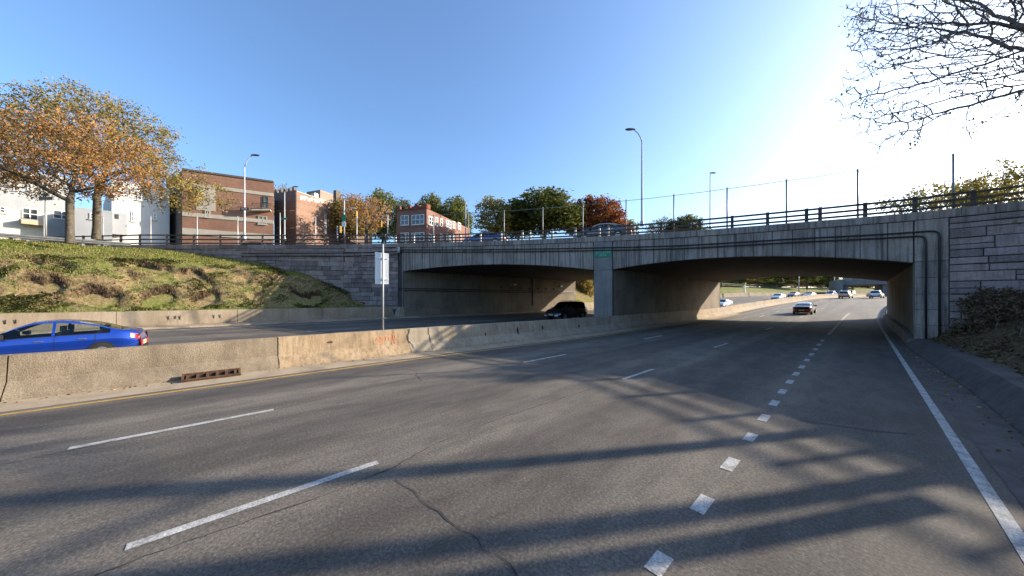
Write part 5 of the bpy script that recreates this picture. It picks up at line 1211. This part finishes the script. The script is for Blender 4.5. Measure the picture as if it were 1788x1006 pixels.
for q, s, kd, lf_, hh, ww, lab in far:
    x = q + cv(s); z = left_bank(q, s) - .2; root = empty('park_tree', (x, s, z), random.uniform(0, 6), lab, 'tree', 'park trees beyond the underpass'); sx = ww / (6.4, 5.0, 7.4)[kd]; root.scale = (sx, sx, hh / (9.2, 9.3, 8.3)[kd])
    for me, m in zip(PR[kd], (MT['bark'], MT[lf_])):
        o = bpy.data.objects.new(me.name, me); COL.objects.link(o); o.parent = root; o.material_slots[0].link = 'OBJECT'; o.material_slots[0].material = m
rb = random.Random(9); ug = empty('undergrowth', (-40, 100, 4), 0); tag(ug, 'leafy undergrowth below the park trees beyond the underpass', kind='stuff')
for k in range(60):
    s = 92 + (k % 30) * 6.5; q = (rb.uniform(-46, -40) if k % 3 else rb.uniform(-60, -48)) if k < 30 else rb.uniform(-95, -66); x = q + cv(s); kd = k % 2; hh = rb.uniform(3.0, 5.5) if k < 30 else rb.uniform(9, 13); ww = rb.uniform(6, 10) if k < 30 else rb.uniform(11, 15); lf_ = ('leaf_olive', 'leaf_green', 'leaf_gold', 'leaf_olive')[k % 4]
    o = bpy.data.objects.new('foliage', PR[kd][1]); COL.objects.link(o); o.parent = ug; sx = ww / (6.4, 5.0)[kd]
    o.location = Vector((x, s, left_bank(q, s) - 1.2)) - ug.location; o.rotation_euler = (0, 0, rb.uniform(0, 6)); o.scale = (sx, sx, hh / 9.2); o.material_slots[0].link = 'OBJECT'; o.material_slots[0].material = MT[lf_]; o['kind'] = 'stuff'
# fence on the far bank top, lamp posts, marker post
ff_ = [(-39 + cv(s), s, left_bank(-39, s)) for s in range(85, 200, 6)]
rail_path('bank_fence', 'brown post and rail fence along the top of the far green bank', ff_, 0, 3, MT['rail_dark'], (.4, .9), .16, .12)
for px, Z, lab in ((1395, 100, 'pale lamp post among the park trees beyond the underpass'), (1457, 118, 'pale lamp post left of the far bridge')):
    p = pz(px, 512, Z); root = empty('lamp_post', p, 0, lab, 'lamp post', 'lamp posts beyond the underpass')
    mb = MB(); mb.tube([(0, 0, -2), (0, 0, 9.5)], [.16, .1], 6); mb.build('pole', MT['pole'], root, True); mb = MB(); mb.tube([(0, 0, 9.4), (.9, .3, 9.7), (1.8, .6, 9.7)], .08, 5); mb.build('arm', MT['pole'], root, True)
p = pz(1300, 512, 88); root = empty('marker_post', p, 0, 'white post with an orange top on the green bank beyond the bridge', 'marker')
mb = MB(); mb.box(-.15, .15, -.15, .15, 0, 2.3); mb.build('post', MT['sign_white'], root); mb = MB(); mb.box(-.5, .3, -.2, .2, 2.31, 2.9); mb.build('cap', MT['signal'], root)
# far bridge
fbz = 112; a = pz(1466, 500, fbz + 6); b = pz(1640, 500, fbz - 8)
fb = empty('road_bridge', tuple(a), 0, 'grey girder bridge crossing the road far beyond the underpass', 'bridge'); L = fb.location
zt = H + (HY - 489) / FPX * fbz
A = Vector((a.x, a.y, 0)); B = Vector((b.x, b.y, 0)); d = (B - A).normalized(); nn = Vector((d.y, -d.x, 0))
def fbox(nm, t0, t1, z0_, z1_, o0, o1, m):
    P = lambda t, z, o: A + d * t + nn * o + Vector((0, 0, z)) - L; mb = MB()
    mb.hexa([P(t0, z0_, o0), P(t1, z0_, o0), P(t1, z1_, o0), P(t0, z1_, o0), P(t0, z0_, o1), P(t1, z0_, o1), P(t1, z1_, o1), P(t0, z1_, o1)]); return mb.build(nm, m, fb)
LB = (B - A).length
fbox('girder', 0, LB, zt - 1.7, zt - .1, -6, 6, MT['pierc']); fbox('parapet', 0, LB, zt - .1, zt + .8, 5.6, 6.1, MT['fascia']); fbox('parapet', 0, LB, zt - .1, zt + .8, -6.1, -5.6, MT['fascia'])
for t in (LB * .02, LB * .42, LB * .8): fbox('pier', t, t + 1.0, zt - 8, zt - 1.7, -5, 5, MT['pierc'])
fbox('abutment', -2, 0, zt - 8, zt, -7, 7, MT['pierc'])
for t in range(0, int(LB), 4): fbox('railing_post', t, t + .12, zt + .8, zt + 1.8, 5.8, 5.9, MT['galv_d'])

# ------------------------------------------------------------------ tufts and fallen leaves at road edges
vs = []; fs = []
for _ in range(900):
    y = random.uniform(-6, 24); q = random.choice((1.3 + random.random() * .5, -12.7 + bo(y) + random.random() * .3, -28.6 - random.random() * .8)); z = (zleft(q, y) + .13 if q < -20 else zr(y) + .03) + random.uniform(.0, .02)
    p = Vector((q, y, z)); u = Vector((random.gauss(0, 1), random.gauss(0, 1), random.gauss(0, .3))).normalized() * random.uniform(.015, .045); v = u.orthogonal().normalized() * u.length * .6
    b_ = len(vs); vs += [tuple(p - u), tuple(p + v), tuple(p + u), tuple(p - v)]; fs.append((b_, b_ + 1, b_ + 2, b_ + 3))
mb = MB(); mb.v = vs; mb.f = fs
tag(mb.build('fallen_leaves', MT['litter'], normals=False), 'scattered fallen leaves in the gutters', kind='stuff')
